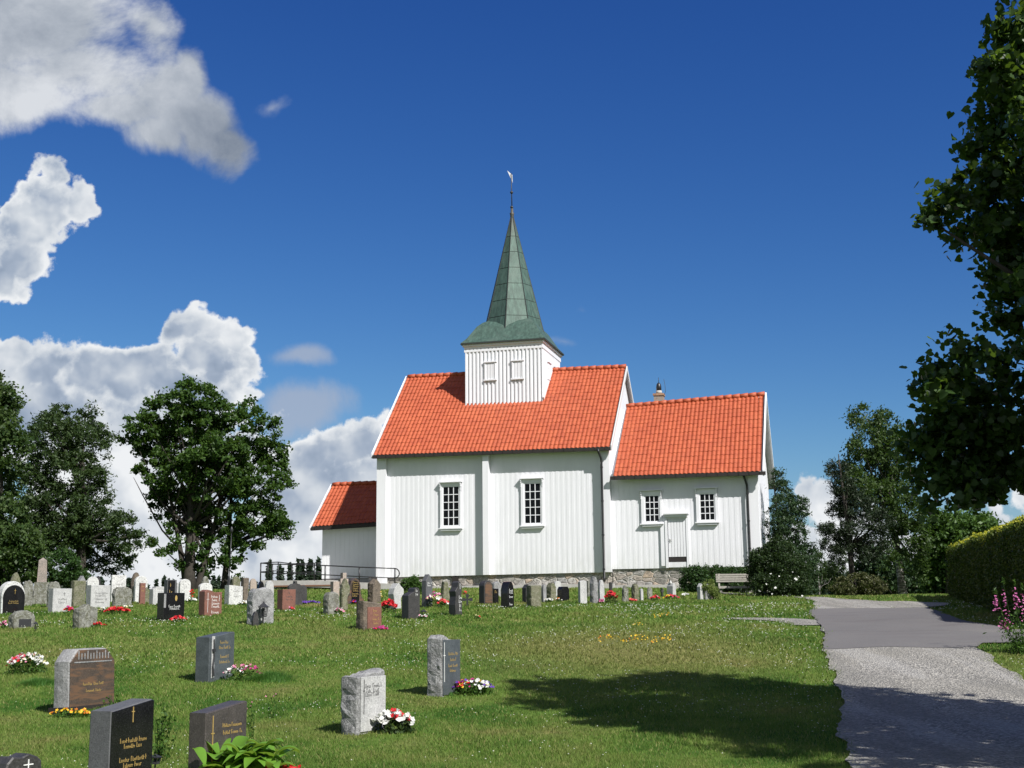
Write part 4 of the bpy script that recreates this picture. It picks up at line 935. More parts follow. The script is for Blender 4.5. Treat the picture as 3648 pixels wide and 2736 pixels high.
tree('weeping_plant', 'pale yellow-green drooping plant beside the three low stones by the bench', 'plant', gD(1540, 1294, 45.5), wp, 2600, .085, L_YG, (0, 0, .45), .02, clump=.08, per=20, nl=5, droop=2., asp=.2)

# clipped hedge: near end (12.9, 33), far end (15.7, 46)
hroot = empty('clipped_hedge', (15.0, 40, h1(15, 40)), 'tall clipped hedge with yellow-green top beside the asphalt road', 'hedge')
ha = np.array([12.2, 30.5]); hb_ = np.array([15.45, 46.2]); hd = (hb_-ha)/np.linalg.norm(hb_-ha); hn = np.array([hd[1], -hd[0]])   # hn points away from the road
HL = np.linalg.norm(hb_-ha); HW = 2.2; HH = 2.45; HTOP = EYE+2.02
def hedge_pts(n, top_only=False, jitter=.05):
    P = np.empty((n, 3)); k = rng.uniform(0, 1, n)
    for i in range(n):
        s = rng.uniform(0, HL)
        if top_only or k[i] > .62: w = rng.uniform(0, HW); z = HH
        elif k[i] > .55: s = HL; w = rng.uniform(0, HW); z = rng.uniform(0, HH)
        else: w = 0; z = rng.uniform(0, HH)
        # rounded shoulders
        if z > HH-.3 or w < .3:
            e = .28; cw, cz = max(e, min(HW-e, w)), min(HH-e, z); dx, dz = w-cw, z-cz; l = math.hypot(dx, dz)
            if l > e: w, z = cw+dx/l*e, cz+dz/l*e
        lump = .07*mnoise.noise(Vector((s*.9, w*1.2, z*1.1)))+.04*mnoise.noise(Vector((s*3, w*3, z*3)))
        if HL-s < .3: s -= 0
        q = ha+hd*s+hn*(w-lump*(w < .3)); g = h1(*q); P[i] = (q[0], q[1], g+(HTOP-g)*z/HH+lump*(z > HH-.4))
    return P+rng.normal(size=(n, 3))*jitter
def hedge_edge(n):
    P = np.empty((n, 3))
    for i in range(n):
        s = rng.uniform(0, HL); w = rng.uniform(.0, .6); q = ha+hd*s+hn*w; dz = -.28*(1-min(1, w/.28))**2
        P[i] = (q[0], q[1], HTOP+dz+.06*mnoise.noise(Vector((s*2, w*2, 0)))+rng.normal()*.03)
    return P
hb0 = np.array(hroot.location)
P = hedge_pts(60000); link_np('foliage', leaf_quads(P, .085)-np.tile(hb0, (4*len(P), 1)), 4, L_HEDGE, hroot, rnd=rng.uniform(0, 1, len(P)))
P = np.concatenate([hedge_pts(22000, True, .03), hedge_edge(26000)]); P[:, 2] += rng.uniform(0, .13, len(P)); link_np('sunlit_shoots', leaf_quads(P, .075, droop=-1)-np.tile(hb0, (4*len(P), 1)), 4, L_TIP, hroot, rnd=rng.uniform(0, 1, len(P)))  # leaves, then top shoots whose yellow carries the sunlit rim
b = MB(); V_ = []
for s in (0.1, HL-.12):
    for w, z in ((.1, -.2), (HW-.1, -.2), (HW-.1, HH-.25), (.3, HH-.12), (.1, HH-.3)):
        q = ha+hd*s+hn*w; g = h1(*q); V_.append((q[0]-hb0[0], q[1]-hb0[1], g+(HTOP-g)*z/HH-hb0[2]))
link_mesh('inner_twigs', V_, [(0, 1, 2, 3, 4), (9, 8, 7, 6, 5)]+[(i, (i+1) % 5, 5+(i+1) % 5, 5+i) for i in range(5)], M_BARK, hroot)

# far spruces beyond the brow of the hill
def spruce(x, ytop, d, wpx, label, hgt=None):
    wpx *= rng.uniform(1.2, 2.3); ytop += rng.uniform(-5, 8); x += rng.uniform(-5, 5)
    tp = at(x/.6063, ytop/.6063, d); zb = tp[2]-(hgt or 9.0); n = 900; base = np.array([tp[0], tp[1], zb])
    u = rng.uniform(0, 1, n)**.75; R = wpx/2780*d*.5; ang = rng.uniform(0, 2*math.pi, n); tier = .75+.25*np.sin(u*40+rng.uniform(0, 6)); r = R*(.06+.94*np.minimum(1, u*1.9))*tier*rng.uniform(.55, 1, n)
    P = np.stack([base[0]+np.cos(ang)*r, base[1]+np.sin(ang)*r, tp[2]-u*(tp[2]-zb)], 1)
    root = empty('spruce_tree', base, label, 'tree', 'far spruces beyond the hill brow')
    link_np('crown', leaf_quads(P, .75, asp=.5, droop=.6)-np.tile(base, (4*n, 1)), 4, L_FAR, root, rnd=rng.uniform(0, 1, n))
    b = MB(); b.tube([(0, 0, -2), (0, 0, (tp[2]-zb)*.9)], [.22, .04], 6); b.build('trunk', M_BARK, root)
for x, y, w in [(338, 1252, 22), (352, 1248, 20), (366, 1252, 22), (378, 1249, 16), (512, 1250, 14), (462, 1247, 18), (474, 1243, 16), (500, 1249, 20), (528, 1251, 18), (550, 1253, 20)]:
    spruce(x, y, 190, w, 'distant dark spruce top seen over the gravestones against the clouds')
for x, y, w in [(577, 1220, 16), (588, 1213, 22), (600, 1226, 14), (612, 1219, 20), (627, 1216, 22), (640, 1210, 20), (652, 1203, 24), (665, 1212, 20), (676, 1208, 20), (688, 1203, 18), (698, 1206, 20), (712, 1204, 20)]:
    spruce(x, y, 150, w, 'dark spruce beyond the ramp railing against the clouds')
print('trees done')

# ------------------------------------------------------------------ gravestones
def arc(x0, x1, z0, z1, n=10):     # elliptical arch from (x0,z0) over the top z1 to (x1,z0)
    c = (x0+x1)/2; r = (x1-x0)/2
    return [(c-r*math.cos(math.pi*k/n), z0+(z1-z0)*math.sin(math.pi*k/n)) for k in range(n+1)]
SH = {
 'flat': [(-.5, 0), (-.5, 1), (.5, 1), (.5, 0)],
 'low': [(-.5, 0)]+arc(-.5, .5, .93, 1)+[(.5, 0)],
 'round': [(-.5, 0)]+arc(-.5, .5, .78, 1)+[(.5, 0)],
 'arch': [(-.48, 0)]+arc(-.5, .5, .55, 1, 14)+[(.48, 0)],
 'gothic': [(-.5, 0), (-.5, .78), (-.42, .88), (-.22, .97), (0, 1), (.22, .97), (.42, .88), (.5, .78), (.5, 0)],
 'peak': [(-.5, 0), (-.5, .80), (0, 1), (.5, .80), (.5, 0)],
 'leftpeak': [(-.5, 0), (-.5, .93), (-.34, 1), (-.15, .97), (.05, .9), (.3, .9), (.5, .91), (.5, 0)],
 'slantl': [(-.5, 0), (-.5, 1), (-.4, 1), (.5, .93), (.5, 0)],
 'slantr': [(-.5, 0), (-.5, .90), (.46, 1), (.5, .99), (.5, 0)],
 'chamfer': [(-.5, 0), (-.5, .80), (-.32, 1), (.32, 1), (.5, .80), (.5, 0)],
 'shoulder': [(-.5, 0), (-.5, .86), (-.34, .90), (-.30, 1), (.30, 1), (.34, .90), (.5, .86), (.5, 0)],
 'trap': [(-.5, 0), (-.24, 1), (.2, 1), (.5, .3), (.5, 0)],
 'taper': [(-.5, 0), (-.42, .78), (-.16, 1), (.12, 1), (.40, .8), (.5, 0)],
 'rough': [(-.5, 0), (-.47, .3), (-.5, .62), (-.42, .86), (-.28, .97), (-.05, .95), (.12, 1), (.34, .93), (.45, .85), (.5, .5), (.46, .2), (.5, 0)],
 'natural': [(-.42, 0), (-.5, .35), (-.40, .7), (-.18, .93), (.06, 1), (.28, .88), (.45, .58), (.5, .2), (.42, 0)],
 'bell': [(-.5, 0), (-.47, .12), (-.34, .3), (-.28, .55), (-.27, .72), (-.2, .9), (0, 1), (.2, .9), (.27, .72), (.28, .55), (.34, .3), (.47, .12), (.5, 0)],
 'wave': [(-.5, 0), (-.42, .35), (-.5, .58), (-.38, .80), (-.05, 1), (.05, 1), (.2, .9), (.48, .78), (.5, .6), (.22, .42), (.28, 0)],
 'swirl': [(-.42, 0), (-.5, .3), (-.38, .55), (-.46, .7), (-.18, .82), (-.1, .95), (.1, 1), (.3, .92), (.36, .75), (.28, .55), (.42, .35), (.34, .15), (.5, 0)],
 'twin': [(-.5, 0), (-.5, .74), (-.3, .8), (0, .86), (.04, .95), (.2, 1), (.4, .98), (.5, .86), (.5, 0)],
 'cross': [(-.2, 0), (-.2, .55), (-.5, .55), (-.5, .80), (-.22, .80), (-.22, 1), (.24, 1), (.24, .80), (.5, .80), (.5, .55), (.2, .55), (.2, 0)],
 'knob': [(-.5, 0), (-.5, .78), (-.28, .88), (-.10, .9), (-.08, 1), (.08, 1), (.1, .9), (.28, .88), (.5, .78), (.5, 0)],
}
ROUGH = {'rough', 'lichen', 'moss', 'earth'}
def slab(b, pts, t, rough=0, seed=0, bev=.012, lean=0):
    """extruded outline, front at y=-t/2, softened edges; rough > 0 gives a hewn skin"""
    P = []
    for i in range(len(pts)):
        a, c = np.array(pts[i]), np.array(pts[(i+1) % len(pts)]); L = np.linalg.norm(c-a); k = max(1, int(L/.07)) if rough else max(1, int(L/.3))
        if i == len(pts)-1: k = 1
        for q in range(k): P.append(a+(c-a)*q/k)
    P = np.array(P); n = len(P); ctr = P.mean(0)
    ys = [(-t/2, bev), (-t/2+bev, 0), (t/2-bev, 0), (t/2, bev)] if not rough else [(-t/2, .02), (-t/2+.02, 0), (-t/6, -.012), (t/6, -.014), (t/2-.02, 0), (t/2, .025)]
    base = len(b.v)
    for (y, ins) in ys:
        for q in P:
            d = q-ctr; l = np.linalg.norm(d)+1e-9; w = q-d/l*ins
            if rough:
                nv = mnoise.noise(Vector((w[0]*9+seed, y*9, w[1]*9)))*.030*rough+mnoise.noise(Vector((w[0]*24+seed, y*24, w[1]*24)))*.013*rough
                w = w+d/l*nv
            b.v.append((w[0], y, w[1]))
    m = len(ys)
    for i in range(m-1):
        for k in range(n):
            if k == n-1: continue
            b.f.append((base+i*n+k, base+(i+1)*n+k, base+(i+1)*n+(k+1) % n, base+i*n+(k+1) % n)); b.m.append(0)
    b.f.append(tuple(base+k for k in range(n))); b.m.append(0)
    b.f.append(tuple(base+(m-1)*n+k for k in range(n))[::-1]); b.m.append(0)
    return b
def writing(w, h, t, rows, x0=-.36, x1=.40, lh=.05, seed=1):
    """illegible weathered lettering: small upright strokes gathered in words; rows = list of (height fraction, width fraction)"""
    r = random.Random(seed); b = MB(); y0, y1 = -t/2-.004, -t/2+.001
    for (fz, fw) in rows:
        z = h*fz; xc = w*(x0+x1)/2; half = w*(x1-x0)/2*fw; x = xc-half; first = True
        while x < xc+half-.01:
            wl = min(r.uniform(2.2, 5.0)*lh, xc+half-x); q = x; first = True
            while q < x+wl-.3*lh:
                hh = lh*(1.15 if first else r.choice([.6, .6, .65, .95])); sw = lh*.13
                b.box(q, q+sw, y0, y1, z, z+hh)
                if r.random() < .7: zz = z+r.choice([0, hh*.45, hh-lh*.14]); b.box(q+sw, q+lh*.42, y0, y1, zz, zz+lh*.11)
                q += lh*(.62 if first else .5); first = False
            x += wl+lh*.45
    return b
def stone(xl, xm, xr, yt, yb, shape, mk, label, ins=None, plaque=None, cross=None, d=None, beta=None, tmax=.30, extra=None, side=None, name='gravestone', frame=None, lean=0, group='gravestones in the churchyard'):
    """xl..xm is the visible left side, xm..xr the inscribed front, in pixels of the photograph"""
    xc = (xl+xr)/2
    g = gp(xc, yb) if d is None else None
    dd = g[1] if d is None else d
    p = at(xc, yb, dd); gz = h1(p[0], dd)
    mpp = at(xc+1, yb, dd)[0]-p[0]; h = at(xc, yt, dd)[2]-gz; a, bb = (xm-xl)*mpp, (xr-xm)*mpp; phi = math.atan2(p[0], dd)
    if beta is None: beta = max(math.radians(28), min(math.radians(72), math.asin(min(.95, bb/.62))))
    else: beta = math.radians(beta)
    w = bb/math.sin(beta); t = max(.07, min(tmax, a/math.cos(beta)))
    eta = beta+phi; th = math.pi/2-eta
    root = empty(name, (p[0], dd, gz), label, 'gravestone' if name == 'gravestone' else name.replace('_', ' '), group, rz=th)
    if lean: root.rotation_euler = (lean, 0, th)
    sd_ = int(xl*7+yb) % 97
    pts = [(x*w, z*h if z > 0 else -.25) for x, z in SH[shape]]
    rgh = (1.0 if mk == 'rough' else .75) if mk in ROUGH else (.25 if mk in ('light', 'grey', 'beige') and dd < 40 else 0)
    b = MB(); slab(b, pts, t, rgh, sd_); b.build('stone', ST[mk], root)
    yF = -t/2
    if plaque:      # (material, x0, x1, z0, z1, shape)
        mp, x0, x1, z0, z1 = plaque[:5]; sh = plaque[5] if len(plaque) > 5 else 'flat'
        b = MB(); P = [(((x+.5)*(x1-x0)+x0)*w, (z0+z*(z1-z0))*h) for x, z in SH[sh]]; slab(b, P, .016, 0, 0, .004)
        o = b.build('plaque', ST[mp], root); o.location = (0, yF-.009, 0); yF -= .017
    if ins:
        mk2, rows = ins[0], ins[1]; kw = ins[2] if len(ins) > 2 else {}
        b = writing(w, h, -2*yF, rows, seed=sd_, **kw); b.build('inscription', {'gold': M_GOLD, 'white': M_WLET, 'dark': M_DLET}[mk2], root)
    if cross:       # (material, x, z0, z1, arm)
        mc, x, z0, z1, arm = cross; b = MB(); q = .0045
        b.box(x*w-q, x*w+q, yF-.006, yF+.002, z0*h, z1*h); b.box(x*w-arm, x*w+arm, yF-.0055, yF+.001, z0*h+(z1-z0)*h*.66, z0*h+(z1-z0)*h*.66+2*q); b.build('cross_ornament', mc, root)
    if extra: extra(root, w, h, -2*yF)
    return root, w, h, t

R4 = [(.62, .8), (.52, .6), (.36, .8), (.27, .6)]
FAR3 = [(.60, .8), (.48, .65), (.34, .75)]
big = dict(lh=.07); 
# nearest stones ---------------------------------------------------------------
def carved_top(root, w, h, t):
    b = MB()
    for i in range(11):
        x = -.33*w+i*.066*w; b.box(x, x+.02, -t/2-.006, -t/2+.001, .83*h, .83*h+(.10 if i % 3 else .14)*h)
    b.box(-.42*w, .42*w, -t/2-.008, -t/2+.001, .775*h, .795*h); b.build('carved_frieze', ST['grey'], root)
    b = MB(); b.box(-.53*w, .53*w, -t*.52, t*.62, -.2, .07*h); b.build('plinth', M_FASCIA, root)
stone(192, 252, 405, 2312, 2528, 'chamfer', 'grey', 'brown banded gravestone with chamfered corners and a carved frieze on top, by yellow marigolds', plaque=('brown', -.49, .49, .0, .985, 'chamfer'), ins=('gold', [(.40, .62), (.29, .45)], dict(lh=.042)), extra=carved_top, side='grey', beta=40, lean=-.04)
stone(316, 389, 532, 2496, 2790, 'slantr', 'charcoal', 'polished black gravestone with a thin gold cross at the bottom edge of the photo', plaque=('black', -.495, .495, .0, .99, 'slantr'), ins=('gold', [(.50, .85), (.43, .6), (.27, .85), (.20, .6)], dict(lh=.042)), cross=(M_GOLD, -.02, .74, .93, .022), beta=38)
stone(670, 730, 874, 2503, 2790, 'slantr', 'umber', 'dark brownish granite gravestone behind the big hosta plant', ins=('gold', [(.70, .85), (.61, .8)], dict(lh=.036, x0=-.15, x1=.45)), cross=(M_GOLD, -.34, .20, .86, .025), beta=38)
def candle(root, w, h, t):
    b = MB(); x = -.36*w
    b.box(x-.04, x+.045, -t/2-.004, -t/2+.001, .06*h, .92*h); b.build('smooth_panel', ST['light'], root)
    b = MB(); b.tube([(x, -t/2-.02, .10*h), (x-.02, -t/2-.02, .3*h), (x+.01, -t/2-.02, .5*h), (x, -t/2-.02, .86*h)], [.025, .018, .016, .010], 6); b.box(x-.035, x+.04, -t/2-.035, -t/2-.004, .60*h, .66*h); b.build('torch_ornament', M_IRON, root)
stone(692, 748, 835, 2252, 2423, 'slantr', 'blue', 'blue-grey gravestone with a torch ornament and gold script, pink flowers before it', ins=('gold', [(.76, .62), (.65, .75), (.46, .55), (.35, .65)], dict(lh=.05, x0=-.2, x1=.42)), extra=candle, beta=36)
stone(-40, 10, 142, 2685, 2890, 'rough', 'dark', 'rough dark gravestone top cut off by the bottom left corner of the photo', cross=(M_WLET, .1, .6, .9, .05), beta=50)
stone(1213, 1272, 1371, 2387, 2608, 'slantr', 'rough', 'rough light grey gravestone with worn smooth front beside white and red begonias', plaque=('light', -.40, .49, .02, .90), ins=('dark', [(.72, .85), (.64, .6), (.58, .7)], dict(lh=.05)), cross=(M_DLET, -.30, .30, .86, .025), beta=38)
stone(1521, 1572, 1638, 2262, 2474, 'leftpeak', 'rough', 'tall rough-sided grey gravestone with white cross strip beside mixed pansies', plaque=('blue', -.44, .49, .0, .92), ins=('gold', [(.66, .8), (.56, .5), (.46, .8), (.38, .55)], dict(lh=.045, x0=-.22, x1=.42)), cross=(M_WLET, -.38, .22, .88, .03), beta=33)
# second band ------------------------------------------------------------------
def grille(root, w, h, t):
    b = MB(); b.box(-.28*w, .30*w, -t/2-.004, -t/2+.001, .06*h, .52*h); b.build('dark_recess', M_IRON, root)
stone(30, 52, 123, 2176, 2238, 'arch', 'lichen', 'small low arched lichen-grey gravestone with a dark recess, lantern at its side', extra=grille, beta=60)
stone(255, 286, 348, 2154, 2238, 'peak', 'lichen', 'small weathered dark grey gravestone with a pointed top and red flowers at its foot', beta=55)
stone(-14, 8, 86, 2071, 2186, 'arch', 'white', 'white arched gravestone with black polished front at the left edge', plaque=('black', -.45, .49, .0, .88, 'arch'), ins=('gold', [(.30, .6), (.36, .5)], dict(lh=.05)), cross=(M_GOLD, .05, .60, .76, .03), beta=62)
stone(27, 36, 73, 2040, 2142, 'natural', 'moss', 'greenish pointed natural stone behind the white arched gravestone', beta=60, d=45)
stone(75, 96, 168, 2087, 2152, 'low', 'grey', 'wide grey gravestone with dark arched plaque below the obelisk', plaque=('brown', -.2, .38, .06, .96, 'arch'), ins=('gold', [(.62, .7), (.5, .6)], dict(lh=.06, x0=-.1, x1=.3)), beta=60)
stone(77, 84, 116, 2068, 2135, 'rough', 'lichen', 'pale lichen-blotched stone block just left of the obelisk', beta=62, d=46)
stone(166, 174, 214, 2071, 2135, 'rough', 'lichen', 'dark rough stone hump just right of the obelisk', beta=60, d=45)
stone(170, 189.5, 253, 2097, 2182, 'flat', 'light', 'square pale grey gravestone with red flowers at its right foot', ins=('dark', [(.52, .7), (.38, .6)], dict(lh=.07)), cross=(M_DLET, .1, .68, .84, .03), beta=62)
stone(249, 262, 301, 2070, 2162, 'flat', 'moss', 'tall greenish mossy gravestone left of the big pale grey one', beta=58)
stone(272, 283, 303, 2051, 2130, 'peak', 'grey', 'grey pointed gravestone peeking out above the mossy one', beta=60, d=49)
stone(300, 331, 397, 2085, 2167, 'flat', 'light', 'big pale grey gravestone with four engraved lines above a long red flower bed', ins=('dark', [(.62, .85), (.50, .75), (.36, .8), (.22, .7)], dict(lh=.07)), beta=60)
stone(306, 310, 349, 2054, 2140, 'round', 'white', 'white round-topped gravestone behind the big pale grey one', beta=62, d=48)
stone(334, 341, 356, 2052, 2130, 'rough', 'dark', 'dark rough gravestone sliver behind the white round-topped one', beta=60, d=51)
stone(393, 397, 446, 2049, 2135, 'flat', 'white', 'upright white square gravestone standing against the sky left of the ash', ins=('dark', [(.62, .6), (.5, .5)], dict(lh=.06)), beta=62, d=50)
stone(397, 409, 470, 2091, 2160, 'rough', 'lichen', 'wide rough lichen-dark gravestone below the white square one', beta=60)
stone(464, 474, 498, 2040, 2130, 'arch', 'earth', 'tall brown round-headed gravestone behind a white one against the sky', beta=58, d=50)
stone(476, 482, 524, 2052, 2130, 'round', 'white', 'white round-cornered gravestone in front of the tall brown one', ins=('dark', [(.7, .5)], dict(lh=.06)), beta=62, d=49)
stone(494, 499, 517, 2077, 2135, 'flat', 'red', 'small orange-brown gravestone between white and mossy stones', ins=('gold', [(.8, .6), (.6, .6)], dict(lh=.06)), beta=60, d=47)
stone(466, 472, 508, 2078, 2146, 'taper', 'moss', 'grey-green tapering gravestone with overgrown foot', beta=62)
stone(507, 514, 531, 2093, 2149, 'natural', 'moss', 'narrow mossy natural stone right of the tapering one', beta=60)
stone(531, 545, 592, 2090, 2153, 'shoulder', 'light', 'light grey shouldered gravestone with white lettering rows', ins=('white', [(.74, .8), (.56, .7), (.38, .7), (.22, .6)], dict(lh=.08)), beta=60)
stone(583, 595, 627, 2066, 2138, 'flat', 'charcoal', 'upright dark gravestone with a gold figure on its black front', plaque=('black', -.45, .3, .0, .98), ins=('gold', [(.74, .4), (.5, .6), (.38, .7)], dict(lh=.10, x0=-.4, x1=.2)), beta=60, d=45)
stone(625, 630, 673, 2076, 2134, 'flat', 'light', 'plain grey square gravestone in front of a white domed one', ins=('dark', [(.72, .6), (.5, .5)], dict(lh=.06)), beta=62)
stone(635, 641, 678, 2063, 2125, 'round', 'white', 'white domed gravestone behind the plain grey square one', beta=62, d=50)
def white_oval(root, w, h, t):
    b = MB(); b.lathe([(0, -.006), (.045, -.005), (.05, .0), (0, .001)], 14); o = b.build('photo_medallion', M_GOLD, root); o.rotation_euler = (math.pi/2, 0, 0); o.scale = (.8, 1.6, 1); o.location = (.08*w, -t/2-.002, .80*h)
    b = MB(); b.box(-.5*w, -.40*w, -t/2-.003, -t/2+.001, .45*h, .96*h); b.build('grey_ornament', ST['grey'], root)
stone(556, 586, 658, 2112, 2209, 'flat', 'black', 'black polished gravestone with a small medallion and white script, red flowers at its foot', ins=('white', [(.46, .75), (.38, .6)], dict(lh=.06)), extra=white_oval, beta=52)
stone(705, 712, 755, 2077, 2140, 'round', 'white', 'white round-topped gravestone behind the red-brown one with the cross', beta=62)
stone(714, 721, 745, 2054, 2128, 'arch', 'lichen', 'grey arched gravestone standing highest above the white round one', beta=60, d=51)
stone(705, 731, 791, 2101, 2193, 'leftpeak', 'red', 'red-brown gravestone with a long white cross and white lettering', ins=('white', [(.68, .8), (.55, .7), (.42, .7), (.30, .7), (.08, .75)], dict(lh=.075, x0=-.18, x1=.46)), cross=(M_WLET, -.32, .12, .88, .045), beta=55)
stone(797, 818, 866, 2085, 2155, 'slantl', 'white', 'slanting white marble gravestone right of the thin lamp pole', ins=('dark', [(.66, .6), (.4, .5)], dict(lh=.05)), beta=58)
stone(823, 831, 856, 2055, 2110, 'round', 'moss', 'brown-green mossy gravestone behind the white marble one', beta=60, d=50)
stone(857, 868, 886, 2060, 2112, 'flat', 'earth', 'dark brown rough gravestone left of the beige rounded one', beta=58, d=49)
stone(887, 892, 914, 2061, 2112, 'round', 'beige', 'beige rounded gravestone with gold lines near the ramp', ins=('gold', [(.55, .7), (.4, .7)], dict(lh=.07)), beta=60, d=48)
stone(914, 921, 943, 2071, 2120, 'arch', 'black', 'small black arched gravestone peeking over the lichen-covered one', beta=60, d=44)
stone(940, 946, 976, 2068, 2120, 'rough', 'light', 'pale rough gravestone right behind the lichen-covered one', beta=60, d=45)
stone(874, 900, 979, 2093, 2224, 'rough', 'rough', 'large lichen-covered pale gravestone with a lantern before it', beta=58)
stone(894, 902, 922, 2178, 2230, 'natural', 'dark', 'small pointed black slate leaning at the foot of the lichen-covered stone', beta=55, group=None)
stone(981, 1012, 1058, 2100, 2174, 'flat', 'red', 'square red gravestone with rough grey side left of the purple flowers', ins=('dark', [(.8, .2), (.62, .7), (.48, .7)], dict(lh=.06)), beta=55)
stone(1023, 1030, 1077, 2070, 2145, 'knob', 'dark', 'dark gravestone with raised middle standing before the ramp', beta=60, d=45)
stone(1058, 1066, 1094, 2085, 2151, 'rough', 'dark', 'rough dark gravestone above the purple flower row', beta=58)
stone(1204, 1213, 1241, 2041, 2110, 'cross', 'beige', 'beige stone cross rising above the stones by the ramp', beta=62, d=47)
stone(1176, 1187, 1209, 2072, 2130, 'flat', 'beige', 'small plain beige-pink gravestone left of the stone cross', beta=62, d=44)
stone(1149, 1169, 1210, 2109, 2190, 'rough', 'lichen', 'grey-green streaked gravestone with pink and white flowers at its foot', beta=55)
stone(1208, 1218, 1247, 2062, 2145, 'wave', 'moss', 'mossy broken-looking gravestone beside the dark bell-shaped one', beta=58, d=41)
stone(1221, 1232, 1299, 2059, 2152, 'bell', 'brown', 'dark bell-shaped gravestone with a tall column of gold lines', plaque=('black', -.20, .20, .12, .9, 'gothic'), ins=('gold', [(.80, .9), (.72, .9), (.64, .9), (.56, .9), (.48, .9), (.36, 1), (.28, 1)], dict(lh=.06, x0=-.16, x1=.16)), beta=62)
stone(1305, 1332, 1360, 2063, 2150, 'peak', 'earth', 'brown pointed rough gravestone with yellow flowers on its front', beta=48)
stone(1380, 1403, 1440, 2078, 2170, 'wave', 'light', 'pale grey wavy-edged gravestone right of the big red flowers', beta=52)
stone(1264, 1298, 1363, 2143, 2242, 'slantl', 'earth', 'rough brown gravestone with a red-brown plaque and gold script', plaque=('red', -.30, .46, .02, .80), ins=('gold', [(.62, .6), (.48, .5), (.32, .7), (.18, .5)], dict(lh=.06, x0=-.1, x1=.42)), beta=50)
stone(1427, 1459, 1500, 2093, 2205, 'twin', 'dark', 'dark two-part gravestone with a raised arched head and blue emblem', ins=('white', [(.86, .4), (.74, .5)], dict(lh=.06, x0=.0, x1=.45)), beta=50)
stone(1502, 1518, 1541, 2046, 2163, 'peak', 'charcoal', 'tall slim blue-black gravestone with two white lines', ins=('white', [(.70, .8), (.63, .8)], dict(lh=.06)), beta=42)
stone(1565, 1576, 1604, 2074, 2142, 'trap', 'moss', 'grey-brown irregular gravestone behind the red and white bouquet', beta=58)
stone(1598, 1622, 1650, 2070, 2192, 'swirl', 'dark', 'ornate dark curving gravestone with white relief flowers', ins=('white', [(.84, .3), (.76, .25), (.48, .7), (.36, .8), (.24, .6), (.12, .5)], dict(lh=.08, x0=-.1, x1=.42)), beta=45)
stone(1706, 1725, 1756, 2068, 2153, 'gothic', 'dark', 'dark gothic-headed gravestone at the foot of the middle wall post', plaque=('brown', -.40, .42, .06, .94, 'gothic'), beta=52)
stone(1754, 1759, 1777, 2097, 2151, 'flat', 'black', 'small square black gravestone beside the gothic-headed one', ins=('gold', [(.7, .7)], dict(lh=.08)), beta=60)
stone(1750, 1760, 1786, 2072, 2130, 'rough', 'rough', 'pale rough gravestone hiding behind the small black ones', beta=60, d=50)
stone(1784, 1810, 1832, 2072, 2166, 'arch', 'black', 'slim black round-topped gravestone edged in light granite with white lines', ins=('white', [(.62, .8), (.54, .8), (.38, .8), (.1, .7)], dict(lh=.07)), beta=40)
stone(1860, 1874, 1890, 2082, 2147, 'peak', 'dark', 'narrow dark pointed gravestone left of the broad grey one', beta=50)
stone(1875, 1893, 1930, 2087, 2161, 'flat', 'moss', 'broad grey-green gravestone facing the lawn in the front of its row', beta=55)
stone(1928, 1936, 1948, 2082, 2146, 'rough', 'grey', 'narrow grey gravestone between two grey-green ones', beta=50)
stone(1944, 1962, 1984, 2078, 2138, 'taper', 'moss', 'grey tapering gravestone with an ochre stained front', beta=50)
stone(1972, 1978, 2001, 2070, 2122, 'round', 'light', 'pale round-headed gravestone standing behind the wide black one', beta=60, d=50)
stone(1985, 2002, 2029, 2090, 2141, 'chamfer', 'black', 'wide black gravestone below the right nave window', beta=50)
stone(2060, 2068, 2092, 2068, 2150, 'low', 'light', 'tall pale grey gravestone at the left of the tight group by the downpipe', beta=55)
stone(2086, 2096, 2104, 2070, 2140, 'flat', 'lichen', 'thin grey-yellow gravestone edge in the tight group by the downpipe', beta=45, d=49)
stone(2100, 2115, 2133, 2055, 2150, 'taper', 'rough', 'tallest rough grey gravestone in the group by the downpipe', beta=45)
stone(2131, 2138, 2155, 2066, 2146, 'arch', 'light', 'pale round-headed slim gravestone left of the red rose clump', beta=50)
stone(2171, 2175, 2183, 2075, 2140, 'flat', 'dark', 'thin dark gravestone edge right above the red rose clump', beta=45, d=49)
stone(2214, 2223, 2242, 2088, 2147, 'taper', 'lichen', 'grey-green tapering gravestone at the chancel foundation, left of the row', beta=50)
stone(2249, 2262, 2278, 2080, 2145, 'rough', 'moss', 'brown-grey gravestone second in the row at the chancel foundation', beta=48)
stone(2278, 2284, 2293, 2097, 2141, 'round', 'light', 'very small pale gravestone with dark opening in the chancel row', beta=50)
stone(2304, 2311, 2326, 2091, 2137, 'arch', 'lichen', 'small arched grey gravestone left of round red flowers by the chancel', beta=50)
stone(2352, 2357, 2366, 2095, 2128, 'cross', 'dark', 'tiny dark cross before the chancel foundation', beta=55)
def dove(root, w, h, t):
    b = MB(); b.lathe([(0, 0), (.05, .01), (.06, .05), (.035, .09), (.02, .13), (0, .15)], 8, (-.12*w, 0)); o = b.build('white_dove', ST['white'], root, True); o.location = (0, 0, h*.93)
stone(2374, 2398, 2411, 2078, 2124, 'taper', 'light', 'pale gravestone topped by a small white dove near the yew hedge', beta=40, extra=dove)
stone(2484, 2496, 2509, 2078, 2137, 'peak', 'light', 'leftmost pale blue-grey stone of the trio near the bench', beta=42)
stone(2510, 2514, 2531, 2080, 2137, 'round', 'grey', 'grey round-topped middle stone of the trio near the bench', beta=55)
stone(2531, 2535, 2548, 2082, 2135, 'round', 'beige', 'beige-grey rightmost stone of the trio near the bench', beta=55)
